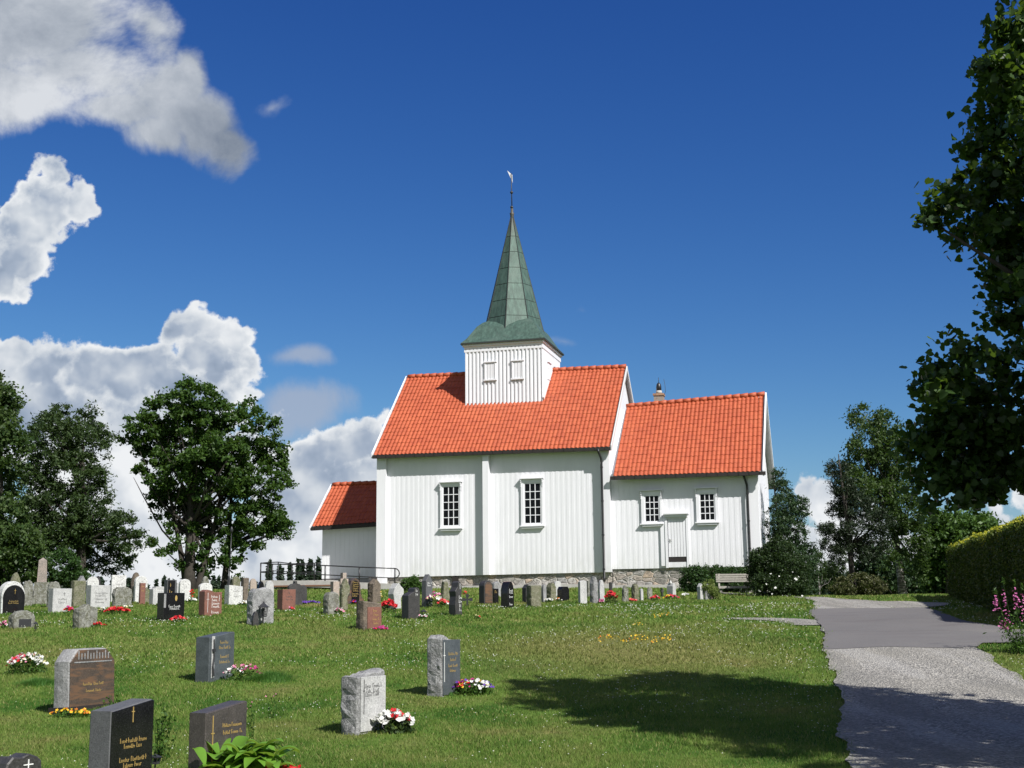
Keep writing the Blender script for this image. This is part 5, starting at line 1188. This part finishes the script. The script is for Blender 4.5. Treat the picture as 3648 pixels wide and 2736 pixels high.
# obelisk
g = gD(147*.6063, 1280, 47.5); root = empty('obelisk', g, 'tall pinkish granite obelisk on a grey pedestal before the dark willow', 'obelisk', rz=.35)
def W47(px): return px/F_PX*47.5*1.0
b = MB(); sw = W47(38)/2*.86; sw2 = W47(32)/2*.86; zt = at(146, 1992, 47.5)[2]-g[2]; zs = at(146, 2074, 47.5)[2]-g[2]; zp = at(146, 2110, 47.5)[2]-g[2]
b.hexa([(-sw, -sw, zs), (sw, -sw, zs), (sw, sw, zs), (-sw, sw, zs), (-sw2, -sw2, zt-.05), (sw2, -sw2, zt-.05), (sw2, sw2, zt-.05), (-sw2, sw2, zt-.05)])
b.add([(-sw2, -sw2, zt-.05), (sw2, -sw2, zt-.05), (sw2, sw2, zt-.05), (-sw2, sw2, zt-.05), (0, 0, zt+.06)], [(0, 1, 4), (1, 2, 4), (2, 3, 4), (3, 0, 4)]); b.build('shaft', ST['obelisk'], root)
b = MB(); b.box(-.26, .26, -.26, .26, -.2, zs-.005); b.box(-.34, .34, -.34, .34, -.2, zp*.6); b.build('pedestal', ST['lichen'], root)

# ------------------------------------------------------------------ flowers and plants
def flowers(x0, x1, y0, y1, cols, label, n=40, size=.055, ml=None, green=1.0, name='flowers', d=None, dep=None, gsize=.05, group='grave flowers'):
    xc = (x0+x1)/2; g = gp(xc, y1) if d is None else None
    dd = g[1] if d is None else d; p = at(xc, y1, dd); gz = h1(p[0], dd); mpp = at(xc+1, y1, dd)[0]-p[0]; w = (x1-x0)*mpp; h = max(.08, at(xc, y0, dd)[2]-gz); dp = dep or min(.35, w*.6)
    base = np.array([p[0], dd+dp/2, gz]); root = empty(name, base, label, 'flowers' if name == 'flowers' else name.replace('_', ' '), group)
    ng = int(n*7*green)
    P = rng.normal(size=(ng, 3)); P /= np.linalg.norm(P, axis=1)[:, None]; P *= rng.uniform(.2, 1, ng)[:, None]**.4; P[:, 2] = np.abs(P[:, 2])
    P = P*[w*.48, dp*.5, h*.86]
    link_np('foliage', leaf_quads(P, gsize), 4, ml or L_PLANT, root, rnd=rng.uniform(0, 1, ng))
    a = rng.uniform(-1, 1, n*3); c = rng.uniform(-1, 1, n*3); k = a*a+c*c < 1; a, c = a[k][:n], c[k][:n]; zz = h*np.sqrt(np.maximum(0, 1-a*a*.75-c*c*.6))*rng.uniform(.7, 1.02, len(a))
    pts = np.stack([a*w*.5, c*dp*.5, np.maximum(zz, .04)], 1)+base
    wts = [q[1] for q in cols]; names_ = [q[0] for q in cols]; mk = []
    reg = [q[2] if len(q) > 2 else None for q in cols]
    for q in a:
        ww = [wt*(1 if r is None else math.exp(-((q-r)/.45)**2)*2+.02) for wt, r in zip(wts, reg)]; s_ = sum(ww); u = rng.uniform(0, s_); i = 0
        while u > ww[i] and i < len(ww)-1: u -= ww[i]; i += 1
        mk.append(names_[i])
    blossoms(root, base, pts, size, mk)
    return root
flowers(0, 150, 2325, 2406, [('white', 5), ('red', 2.5, -.5), ('pink', 1.5, -.4), ('cream', 1)], 'white and pink-red flower cushion cut off by the left edge', 150, .055, dep=.55)
flowers(167, 322, 2522, 2560, [('yellow', 5), ('orange', 2)], 'row of yellow marigolds at the foot of the brown banded stone', 34, .045, green=.8, dep=.18)
flowers(786, 930, 2367, 2428, [('white', 2.5, -.4), ('pink', 2.5, -.1), ('magenta', 3, .4)], 'white and pink carnations before the blue-grey stone', 60, .05, dep=.3)
flowers(1317, 1483, 2535, 2616, [('white', 6), ('red', 3.2, .25)], 'white begonias around red ones beside the rough light grey stone', 78, .075, green=.8, ml=L_ROSE, dep=.3, gsize=.06)
flowers(1603, 1760, 2420, 2482, [('white', 3, .3), ('purple', 1.6), ('red', 3, -.7), ('magenta', 1, -.4), ('yellow', .5)], 'mixed red, white and purple pansies beside the tall rough-sided stone', 110, .05, dep=.4)
flowers(905, 1090, 2722, 2812, [('red', 1)], 'red flowers at the bottom edge under the hosta leaves', 30, .06, dep=.3)
flowers(310, 372, 2216, 2238, [('red', 5), ('magenta', 1)], 'red flowers in front of the small pointed stone', 22, .07, green=.4)
flowers(223, 260, 2162, 2186, [('red', 6), ('magenta', 1)], 'red flower clump between two pale stones on the left', 26, .09, green=.5)
flowers(366, 454, 2163, 2188, [('red', 1)], 'long bed of bright red flowers below the big pale stone', 70, .09, green=.4)
flowers(350, 372, 2162, 2188, [('white', 3), ('cream', 2)], 'small white and cream flowers at the end of the long red bed', 14, .07)
flowers(434, 476, 2156, 2166, [('white', 3), ('cream', 1)], 'few tiny white flowers under the wide rough stone', 9, .06, green=.4)
flowers(600, 660, 2196, 2219, [('red', 6), ('salmon', 1)], 'red flowers at the foot of the black medallion stone', 30, .08, green=.5)
flowers(0, 20, 2208, 2242, [('pink', 4), ('white', 2), ('magenta', 2)], 'pink flowers cut by the left edge beside the low arched stone', 20, .07)
flowers(668, 692, 2100, 2116, [('red', 1)], 'single red rose bunch beside the white domed stone', 9, .09, d=46)
flowers(656, 698, 2130, 2147, [('white', 6), ('cream', 1)], 'white flower patch right of the plain grey square stone', 34, .07)
flowers(844, 882, 2138, 2160, [('white', 5), ('yellow', 1)], 'white daisies left of the lichen-covered stone', 20, .055)
flowers(1022, 1048, 2162, 2176, [('red', 3), ('pink', 2)], 'small red flowers at the red stone', 12, .07, green=.4)
flowers(1062, 1136, 2141, 2153, [('purple', 1)], 'row of purple flowers before the rough dark stone', 55, .08, green=.3)
flowers(1186, 1227, 2164, 2191, [('pink', 3), ('white', 2), ('salmon', 1)], 'pink and white flowers at the streaked stone', 20, .075)
flowers(1246, 1270, 2139, 2156, [('red', 3), ('purple', 3), ('magenta', 1)], 'red and purple flowers under the bell-shaped stone', 20, .08)
flowers(1333, 1362, 2104, 2148, [('cream', 4), ('yellow', 3), ('salmon', 1)], 'yellow and cream flowers before the brown pointed stone', 30, .06, dep=.12, green=.5)
flowers(1353, 1414, 2136, 2182, [('red', 1)], 'big clump of red lilies left of the pale wavy stone', 46, .10, ml=L_ROSE)
flowers(1329, 1385, 2232, 2249, [('magenta', 4), ('red', 1)], 'magenta flowers at the foot of the brown stone with plaque', 30, .07, green=.3)
flowers(1518, 1574, 2106, 2165, [('white', 2.5), ('pink', 2), ('magenta', 3, -.2), ('cream', 1)], 'tall white and crimson bouquet before the slim blue-black stone', 46, .085, ml=L_ROSE)
flowers(1555, 1600, 2134, 2166, [('red', 4), ('white', 1.5, .4), ('salmon', 1)], 'red and white flowers left of the ornate dark stone', 30, .085)
flowers(1650, 1662, 2098, 2142, [('red', 1)], 'single red rose standing right of the ornate dark stone', 4, .09, green=.5)
flowers(1486, 1524, 2188, 2208, [('white', 4), ('pink', 2)], 'white and pink flowers around the small grave lantern', 16, .06)
flowers(1686, 1712, 2190, 2208, [('red', 1), ('cream', 1)], 'dull red heather pot in the grass under the middle wall post', 8, .05)
flowers(1937, 1972, 2130, 2148, [('white', 4), ('cream', 2)], 'white flower cushion at the grey tapering stone', 24, .07)
flowers(1976, 2002, 2126, 2146, [('orange', 1), ('white', 1), ('purple', .6)], 'small colourful flowers before the wide black stone', 9, .055)
flowers(2130, 2152, 2134, 2151, [('magenta', 3), ('pink', 2)], 'pink-red flowers at the slim pale stone by the downpipe', 14, .075)
flowers(2155, 2203, 2104, 2151, [('red', 1)], 'dark red rose clump in the middle of the stones by the downpipe', 52, .085, ml=L_ROSE)
flowers(2234, 2272, 2133, 2147, [('red', 4), ('salmon', 1)], 'red flowers between the first two chancel-row stones', 20, .08, green=.4)
flowers(2318, 2352, 2121, 2141, [('red', 5), ('pink', 1)], 'round red flower cushion right of the small arched stone', 28, .08, green=.4)
flowers(2366, 2422, 2118, 2137, [('red', 3), ('yellow', 2, -.4), ('magenta', 2, .4)], 'red and yellow flowers before the stone with the dove', 28, .07)
flowers(2430, 2458, 2113, 2126, [('white', 1)], 'small white flower cushion in front of the yew hedge', 16, .08, green=.3)
flowers(2512, 2534, 2118, 2137, [('pink', 2), ('white', 3)], 'pink and white flowers at the trio of stones by the bench', 14, .07)
flowers(2535, 2562, 2120, 2136, [('red', 2), ('salmon', 1)], 'few red blooms under the weeping plant', 8, .055)
def lawn_flowers(x0, x1, y0, y1, label, n):
    root = None; g = gp((x0+x1)/2, y1); root = empty('lawn_flowers', g, label, 'flowers', 'yellow flowers in the lawn'); pts = []
    for i in range(n):
        x = rng.uniform(x0, x1); y = rng.uniform(y0, y1)+4*math.sin(x*.06); q = gp(x, y); pts.append((q[0], q[1], q[2]+.045))
    blossoms(root, g, pts, .034, [('yellow' if rng.uniform() < .9 else 'orange') for _ in pts])
lawn_flowers(2132, 2390, 2272, 2292, 'long strip of yellow flowers in the dry lawn patch', 90)
lawn_flowers(2305, 2388, 2190, 2204, 'short strip of yellow flowers nearer the chancel', 22)
lawn_flowers(2246, 2290, 2228, 2240, 'tiny yellow flower spot between the two strips', 8)
# hosta
g = gp(865, 2810); hroot = empty('hosta_plant', g, 'hosta with big bright green leaves at the bottom edge of the photo', 'plant'); V_, F_ = [], []
for i in range(84):
    a = rng.uniform(0, 2*math.pi); L = rng.uniform(.26, .44); el = rng.uniform(.15, 1.2); w = L*rng.uniform(.34, .46); o = Vector((rng.normal()*.17+.02, rng.normal()*.10, rng.uniform(.10, .36))); dv = Vector((math.cos(a)*math.cos(el)*1.3, math.sin(a)*math.cos(el), math.sin(el))).normalized(); sv = dv.cross(Vector((0, 0, 1))).normalized()
    b0 = len(V_); m = 8
    for k in range(m+1):
        u = k/m; wd = w*.5*math.sin(math.pi*min(1, u*.93+.05)**.8)*(1 if k < m else 0); c = o+dv*L*u+Vector((0, 0, -1))*L*.55*u*u
        V_ += [tuple(c-sv*wd+Vector((0, 0, wd*.35))), tuple(c), tuple(c+sv*wd+Vector((0, 0, wd*.35)))]
    for k in range(m):
        q = b0+k*3; F_ += [(q, q+1, q+4, q+3), (q+1, q+2, q+5, q+4)]
link_mesh('leaves', V_, F_, L_HOSTA, hroot, True)
# small climbing plant over the black stone, and wild stems
def stems(x, y, n, hgt, label, spread=.18, ml=L_PLANT, top=None, name='wild_plant'):
    g = gp(x, y); root = empty(name, g, label, 'plant'); b = MB(); P = []; tp = []
    for i in range(n):
        a = rng.normal()*spread; c = rng.normal()*spread*.5; h = hgt*rng.uniform(.6, 1.1); q = [(a*.4, c*.4, 0), (a*.8, c*.8, h*.5), (a+rng.normal()*.03, c, h)]; b.tube(q, [.004, .003, .002], 4)
        for k in range(int(h/.03)):
            u = rng.uniform(.1, .95); P.append((a*(.4+.6*u)+rng.normal()*.02, c+rng.normal()*.02, h*u))
        tp.append((q[2][0]+g[0], q[2][1]+g[1], h+g[2]))
    b.build('stems', L_PLANT, root); P = np.array(P); link_np('leaves', leaf_quads(P, .05), 4, ml, root, rnd=rng.uniform(0, 1, len(P)))
    if top: blossoms(root, g, tp, .03, [top]*len(tp))
stems(560, 2720, 16, .62, 'spindly weeds growing up the front of the polished black stone', .14, name='weeds')
stems(500, 2775, 16, .55, 'leafy weeds against the lower front of the polished black stone', .10, name='weeds')
stems(900, 2640, 3, .45, 'two thin wild flower stalks in the grass right of the umber stone', .05, top='pink')
stems(975, 2560, 3, .40, 'thin seed stalks in the grass left of the rough light grey stone', .05, top='pink')
stems(400, 2530, 9, .25, 'reddish weeds at the right foot of the brown banded stone', .1, name='weeds')
def f_lush(t, b, o, w):
    f_leaf(t, b, o, w, c1=(.045, .125, .022), c2=(.105, .215, .045), tl=(.18, .36, .05), tf=.36, sc=4)
M_LUSH = mat('lush_grass_blade', f_lush)
def tuft(x, y, r, n, h, label):
    g = gp(x, y); root = empty('grass_tuft', g, label, 'grass tuft'); n = int(n*.6); a = rng.uniform(0, 2*math.pi, n); rr = r*.55*np.abs(rng.normal(size=n)); h = h*np.exp(-(rr/r)**2*1.1); B = np.stack([rr*np.cos(a), rr*np.sin(a)*.6, np.zeros(n)], 1); B[:, 2] = H(g[0]+B[:, 0], g[1]+B[:, 1])-g[2]-.02
    tip = B+np.stack([rng.normal(size=n)*h*.35+np.cos(a)*h*.35, rng.normal(size=n)*h*.3, h*rng.uniform(.5, 1.1, n)], 1); w = np.stack([np.cos(a+1.5), np.sin(a+1.5), 0*a], 1)*.007
    V = np.empty((n, 3, 3)); V[:, 0] = B-w; V[:, 1] = B+w; V[:, 2] = tip; link_np('blades', V.reshape(-1, 3), 3, M_LUSH, root, rnd=rng.uniform(0, .8, n))
tuft(965, 2425, .6, 3600, .2, 'lush long grass patch right of the carnations')
tuft(140, 2440, .6, 2600, .15, 'lush grass patch before the cushion of white flowers at the left')
tuft(1285, 2604, .22, 700, .12, 'uncut grass along the foot of the rough light grey stone')
tuft(760, 2424, .3, 900, .13, 'uncut grass along the foot of the blue-grey stone')
tuft(290, 2540, .4, 1500, .09, 'uncut grass in front of the brown banded stone')
tuft(1600, 2478, .22, 600, .09, 'uncut grass along the foot of the tall rough-sided stone')
tuft(1310, 2244, .4, 900, .10, 'uncut grass along the foot of the rough brown stone')
tuft(925, 2224, .42, 1500, .16, 'uncut grass round the lichen-covered stone')
# fireweed at the right edge
g = gp(3640, 2330); root = empty('fireweed', g, 'pink fireweed spikes at the right edge beside the asphalt', 'plant'); b = MB(); P = []; bl = []
mpp = at(3641, 2330, g[1])[0]-at(3640, 2330, g[1])[0]
for (x, yt, yb2) in ((3562, 2096, 2160), (3594, 2058, 2200), (3634, 2066, 2150), (3660, 2080, 2200), (3690, 2100, 2230), (3585, 2205, 2235)):
    X = (x-3640)*mpp; zt = at(3640, yt, g[1])[2]-g[2]; zb = at(3640, yb2, g[1])[2]-g[2]; b.tube([(X*.3+.1, 0, 0), (X*.7, 0, zt*.5), (X, rng.normal()*.05, zt)], [.008, .006, .002], 5)
    for k in range(40):
        u = rng.uniform(0, 1)**.8; z = zt*.97-(zt-zb)*(.22+.9*u); r = .02+.05*u; bl.append((g[0]+X+rng.normal()*r*.7, g[1]+rng.normal()*r*.7, g[2]+z))
    for k in range(60):
        u = rng.uniform(.1, .9); P.append((X*(.3+.6*u)+rng.normal()*.07, rng.normal()*.07, zb*u))
    for k in range(14): P.append((X+rng.normal()*.008, rng.normal()*.008, zt-k*.008))
b.build('stems', L_PLANT, root); P = np.array(P+[(rng.normal()*.22+.1, rng.normal()*.2, abs(rng.normal())*.28) for _ in range(900)]); link_np('leaves', leaf_quads(P, .085, asp=.3), 4, L_PLANT, root, rnd=rng.uniform(0, 1, len(P)))
PET['fire'] = mat('petal_fire', f_petal, c=(.62, .16, .40)); blossoms(root, g, bl, .035, ['fire']*len(bl))

# ------------------------------------------------------------------ lanterns, cross, pole, bench, ramp
def lantern(x, y0, y1, y2, label, wpx, post=True):
    """roof top y0, body bottom y1, ground y2"""
    g = gp(x, y2); d = g[1]-.32; g = at(x, y2, d); g[2] = h1(g[0], d); Z = lambda y: at(x, y, d)[2]-g[2]; r = wpx*.5*(at(x+1, y2, d)[0]-at(x, y2, d)[0]); root = empty('grave_lantern', g, label, 'lantern')
    zt, zb = Z(y0), Z(y1); zr = zt-(zt-zb)*.38
    b = MB(); b.lathe([(0, zt), (r*.12, zt-.01), (r*.2, zt-(zt-zr)*.3), (r*.55, zt-(zt-zr)*.62), (r, zr), (r*.9, zr-.012), (0, zr-.012)], 6); b.build('roof', M_IRON, root)
    b = MB()
    for k in range(6): a = math.pi*k/3; b.tube([(r*.78*math.cos(a), r*.78*math.sin(a), zr-.01), (r*.55*math.cos(a), r*.55*math.sin(a), zb)], r*.07, 5)
    b.lathe([(0, zb-.015), (r*.62, zb-.015), (r*.62, zb+.008), (0, zb+.008)], 6); b.build('cage', M_IRON, root)
    if post: b = MB(); b.tube([(0, 0, -.1), (0, 0, zb)], r*.12, 6); b.lathe([(0, zb+.01), (r*.22, zb+.01), (r*.2, zr-.03), (0, zr-.02)], 8); b.build('post', M_IRON, root)
lantern(937, 2142, 2196, 2224, 'dark metal grave lantern on a post before the lichen-covered stone', 40)
lantern(1509, 2170, 2192, 2200, 'small black grave lantern among white and pink flowers', 26, False)
lantern(552, 2684, 2716, 2745, 'black metal lantern at the foot of the polished black stone', 50)
lantern(126, 2212, 2238, 2246, 'tiny black lantern beside the low arched stone', 18)
g = gp(1665, 2160); root = empty('iron_cross', g, 'small dark iron cross right of the ornate curving stone', 'cross'); m = at(1666, 2160, g[1])[0]-at(1665, 2160, g[1])[0]
b = MB(); H_ = at(1665, 2122, g[1])[2]-g[2]; b.box(-.03, .03, -.02, .02, -.1, H_); b.box(-13*m, 13*m, -.018, .018, H_*.55, H_*.72)
for q in ((-13*m, H_*.635), (13*m, H_*.635), (0, H_)): b.box(q[0]-.05, q[0]+.05, -.022, .022, q[1]-.05, q[1]+.05)
b.build('bars', M_IRON, root)
# pole left of the white marble stone
d = 50.0; p = at(815, 2090, d); gz = h1(p[0], d); root = empty('lamp_pole', (p[0], d, gz), 'thin black lamp pole with a flared foot beside the slender ash', 'pole')
zt = at(819, 1900, d)[2]-gz; zf = at(815, 2052, d)[2]-gz
b = MB(); b.tube([(0, 0, -.1), (0, 0, zf)], [.035, .03], 8); b.tube([(0, 0, zf), (.05, 0, zt)], [.022, .018], 8); b.build('post', M_BLACK, root, True)
b = MB(); b.lathe([(.12, 0), (.13, .05), (.09, zf*.35), (.055, zf*.8), (.03, zf)], 10); b.build('flared_foot', M_BLACK, root, True)
b = MB(); b.lathe([(.0, zt), (.04, zt+.02), (.06, zt+.10), (.05, zt+.2), (.015, zt+.26), (0, zt+.28)], 8, (.05, 0)); b.build('lamp_head', M_BLACK, root, True)
# bench
d = 51.0; p = at(2640, 2122, d); X0 = at(2556, 2122, d)[0]-p[0]; gz = h1(p[0], d); Z = lambda y: at(2600, y, d)[2]-gz; mpb = at(2601, 2100, d)[0]-at(2600, 2100, d)[0]
root = empty('park_bench', (p[0], d, gz), 'weathered grey wooden bench against the yew hedge', 'bench'); W_ = 168*mpb
zb0, zb1, zs_ = Z(2073), Z(2048), Z(2091)
for k in range(4):
    b = MB(); z = zb0+(zb1-zb0)*k/3.2; b.box(X0, X0+W_, .20+k*.03, .225+k*.03, z, z+.065); b.build('back_slat', M_WOODG, root)
for k in range(3): b = MB(); b.box(X0+.05, X0+W_, -.22+k*.13, -.12+k*.13, zs_-.02, zs_+.02); b.build('seat_slat', M_WOODG, root)
b = MB(); b.box(X0+.02, X0+W_, -.27, -.225, zs_-.06, zs_+.03); b.build('front_rail', M_WOODG, root)
for x in (X0+.12, X0+W_-.12):
    b = MB(); b.box(x-.04, x+.04, -.2, -.12, -.05, zs_-.03); b.bar((x, .2, -.05), (x, .30, zb1+.05), .07, .05, (0, 1, 0)); b.box(x-.035, x+.035, -.2, .2, zs_-.1, zs_-.03); b.build('leg', M_WOODG, root)
# ramp with landing and railings (church axes)
ramp = empty('access_ramp', (OX, OY, 0), 'concrete ramp with black tube railings leading to the west porch', 'ramp', rz=-PSI)
RN = -1.3
Z5b = lambda x, y: (880+x/3.814, 1700+y/3.814)
def onn(x, y, n_):
    D = ray(x, y); t = (np.dot([OX, OY], N_)+n_)/(D[:2]@N_); Q = D*t; return float((Q[:2]-[OX, OY])@E_), float(Q[2]+EYE)
P0 = onn(*Z5b(190, 1400), RN); P1 = onn(*Z5b(1000, 1400), RN); P2 = onn(*Z5b(1960, 1440), RN)
b = MB(); th_ = .30
for (s0, z0, s1, z1) in ((P0[0], P0[1], P1[0], P1[1]-.02), (P1[0], P1[1]-.02, P2[0], P2[1]-.02)):
    b.hexa([(s0, RN, z0-th_), (s1, RN, z1-th_+.0), (s1, RN+1.5, z1-th_), (s0, RN+1.5, z0-th_), (s0, RN, z0), (s1, RN, z1), (s1, RN+1.5, z1), (s0, RN+1.5, z0)])
b.box(P0[0], ps0+1.2, RN+1.501, PN-.02, P0[1]-th_, P0[1]-.004); b.build('deck', M_CONC, ramp)
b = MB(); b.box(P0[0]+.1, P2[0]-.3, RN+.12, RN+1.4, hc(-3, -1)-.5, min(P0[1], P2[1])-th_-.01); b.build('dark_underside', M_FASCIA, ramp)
b = MB(); b.box(P0[0]+.6, P1[0]+1.2, RN-.02, RN-.001, P0[1]-th_-.02, P0[1]-th_+.05); b.build('timber_edge', mat('brown_timber', f_simple, c=(.20, .10, .06), r=.8), ramp)
def railing(pts, foot, name='railing', loop=False, r=.024):
    """pts: (s, n, ztop)"""
    top = [Vector(p) for p in pts]; b = MB()
    low = [p-Vector((0, 0, .42)) for p in top]
    b.tube(top, r, 7); b.tube(low, r*.85, 7)
    if loop:
        a = top[-1]; c = low[-1]; e = (top[-1]-top[-2]).normalized(); m = (a+c)/2
        b.tube([m+(a-m)*math.cos(t)+e*math.sin(t)*.21 for t in np.linspace(0, math.pi, 10)], r, 7)
    o = b.build(name, M_BLACK, ramp, True)
    for p, f in zip(top, foot):
        if f is None: continue
        b = MB(); b.tube([p, (p.x, p.y, f)], r*1.15, 7); b.build('post', M_BLACK, o, True)
fr = [onn(*Z5b(x, y), RN+.06) for x, y in ((188, 1166), (345, 1180), (612, 1186), (917, 1194), (1063, 1200), (1527, 1222), (2010, 1240))]
railing([(s, RN+.06, z) for s, z in fr], [P0[1]-.1]*3+[P0[1]-.1, P0[1]-.12, P0[1]-.25, P0[1]-.4], loop=True, r=.028)
bk = [onn(*Z5b(x, y), PN-.4) for x, y in ((188, 1168), (285, 1158), (425, 1153), (612, 1176), (917, 1168), (1005, 1168))]
railing([(s, PN-.4, z) for s, z in bk], [P0[1]-.1]*5+[None])
railing([(fr[0][0], RN+.06, fr[0][1]), (bk[0][0], PN-.4, bk[0][1])], [None, None])

# ------------------------------------------------------------------ lawn grass, clover, far wood
def lawn():
    Vs, Rs = [], []
    for (d0, d1, dens, hh, ww) in ((8.5, 11.5, 900, .042, .007), (11.5, 15, 2500, .040, .0050), (15, 19, 1600, .042, .007), (19, 25, 900, .046, .010), (25, 34, 420, .054, .016), (34, 46, 190, .062, .026), (46, 64, 80, .075, .042)):
        half = .56; A = (d1*d1-d0*d0)*half; n = int(A*dens)
        y = np.sqrt(rng.uniform(d0*d0, d1*d1, n)); x = y*rng.uniform(-half, half, n)
        k = ~on_road(x, y, .05+.12*rng.uniform(0, 1, n)**3); 
        s_ = (x-OX)*E_[0]+(y-OY)*E_[1]; m_ = (x-OX)*N_[0]+(y-OY)*N_[1]; k &= ~((s_ > -6) & (s_ < 17.4) & (m_ > -.12))
        x, y = x[k], y[k]; n = len(x); z = H(x, y)
        cl = .5+.5*np.sin(x*1.7+2*np.sin(y*.9))*np.sin(y*1.3+1.5*np.sin(x*.8))
        h = hh*rng.uniform(.5, 1.2, n)*(.75+.5*cl); a = rng.uniform(0, 2*math.pi, n); w = ww*rng.uniform(.6, 1.3, n)
        V = np.empty((n, 3, 3)); V[:, 0, 0] = x-np.cos(a)*w; V[:, 0, 1] = y-np.sin(a)*w; V[:, 0, 2] = z-.01
        V[:, 1, 0] = x+np.cos(a)*w; V[:, 1, 1] = y+np.sin(a)*w; V[:, 1, 2] = z-.01
        V[:, 2, 0] = x+rng.normal(size=n)*h*.55; V[:, 2, 1] = y+rng.normal(size=n)*h*.55; V[:, 2, 2] = z+h
        Vs.append(V.reshape(-1, 3)); Rs.append(rng.uniform(0, 1, n))
    o = link_np('grass', np.concatenate(Vs), 3, M_BLADE, None, rnd=np.concatenate(Rs)); tag(o, 'short mown green grass with dry straw-coloured patches', 'grass', kind='stuff')
lawn()
PET['clover'] = mat('petal_clover', f_petal, c=(.60, .62, .52))
def clover():
    Vs = []; K = []
    n = 7500; y = np.sqrt(rng.uniform(12**2, 42**2, n)); x = y*rng.uniform(-.4, .42, n)
    dens = np.array([mnoise.noise(Vector((a*.35, b_*.35, 3.3)))*1.3+.35*mnoise.noise(Vector((a*1.2, b_*1.2, 1.3))) for a, b_ in zip(x, y)])
    right = smooth(-4, 6, x)
    k = (dens+.30*right > .16+.42*rng.uniform(0, 1, n)) & ~on_road(x, y, .0); x, y = x[k], y[k]; z = H(x, y)+.055+.03*rng.uniform(0, 1, len(x))
    r = np.maximum(.009, .00050*y)*rng.uniform(.6, 1.25, len(x))
    for dx, dy, dz in (((1, 0, 0), (0, 1, 0), (0, 0, 1)), ((-1, 0, 0), (0, 1, 0), (0, 0, 1)), ((1, 0, 0), (0, -1, 0), (0, 0, 1)), ((-1, 0, 0), (0, -1, 0), (0, 0, 1))):
        V = np.empty((len(x), 3, 3)); c = np.stack([x, y, z], 1)
        for i, q in enumerate((dx, dy, dz)): V[:, i] = c+np.array(q)*r[:, None]
        Vs.append(V.reshape(-1, 3))
    o = link_np('clover_flowers', np.concatenate(Vs), 3, PET['clover']); tag(o, 'tiny white clover flowers scattered through the lawn', 'clover', kind='stuff')
clover()
def wood(x0, x1, d, yt, label, n, name='far_wood'):
    P = []
    for x in np.arange(x0, x1, 11):
        top = yt+rng.uniform(-14, 16); c = at(x/.6063, top/.6063, d+rng.uniform(-8, 8)); hgt = 12; m = 900
        u = rng.uniform(0, 1, m); R = 2.6*np.minimum(1, u*2+.1)*(.8+.2*np.sin(u*30)); a = rng.uniform(0, 6.283, m); R = R*rng.uniform(.5, 1, m)
        P.append(np.stack([c[0]+np.cos(a)*R, c[1]+np.sin(a)*R, c[2]-u*hgt], 1))
    P = np.concatenate(P); o = link_np(name, leaf_quads(P, .8, asp=.6), 4, L_FAR, None, rnd=rng.uniform(0, 1, len(P))); tag(o, label, 'wood', kind='stuff')
wood(1725, 2230, 140, 1238, 'dark far wood closing the view beyond the road and hedge', 0)
wood(-60, 320, 150, 1262, 'far wood behind the churchyard seen below the left trees', 0)
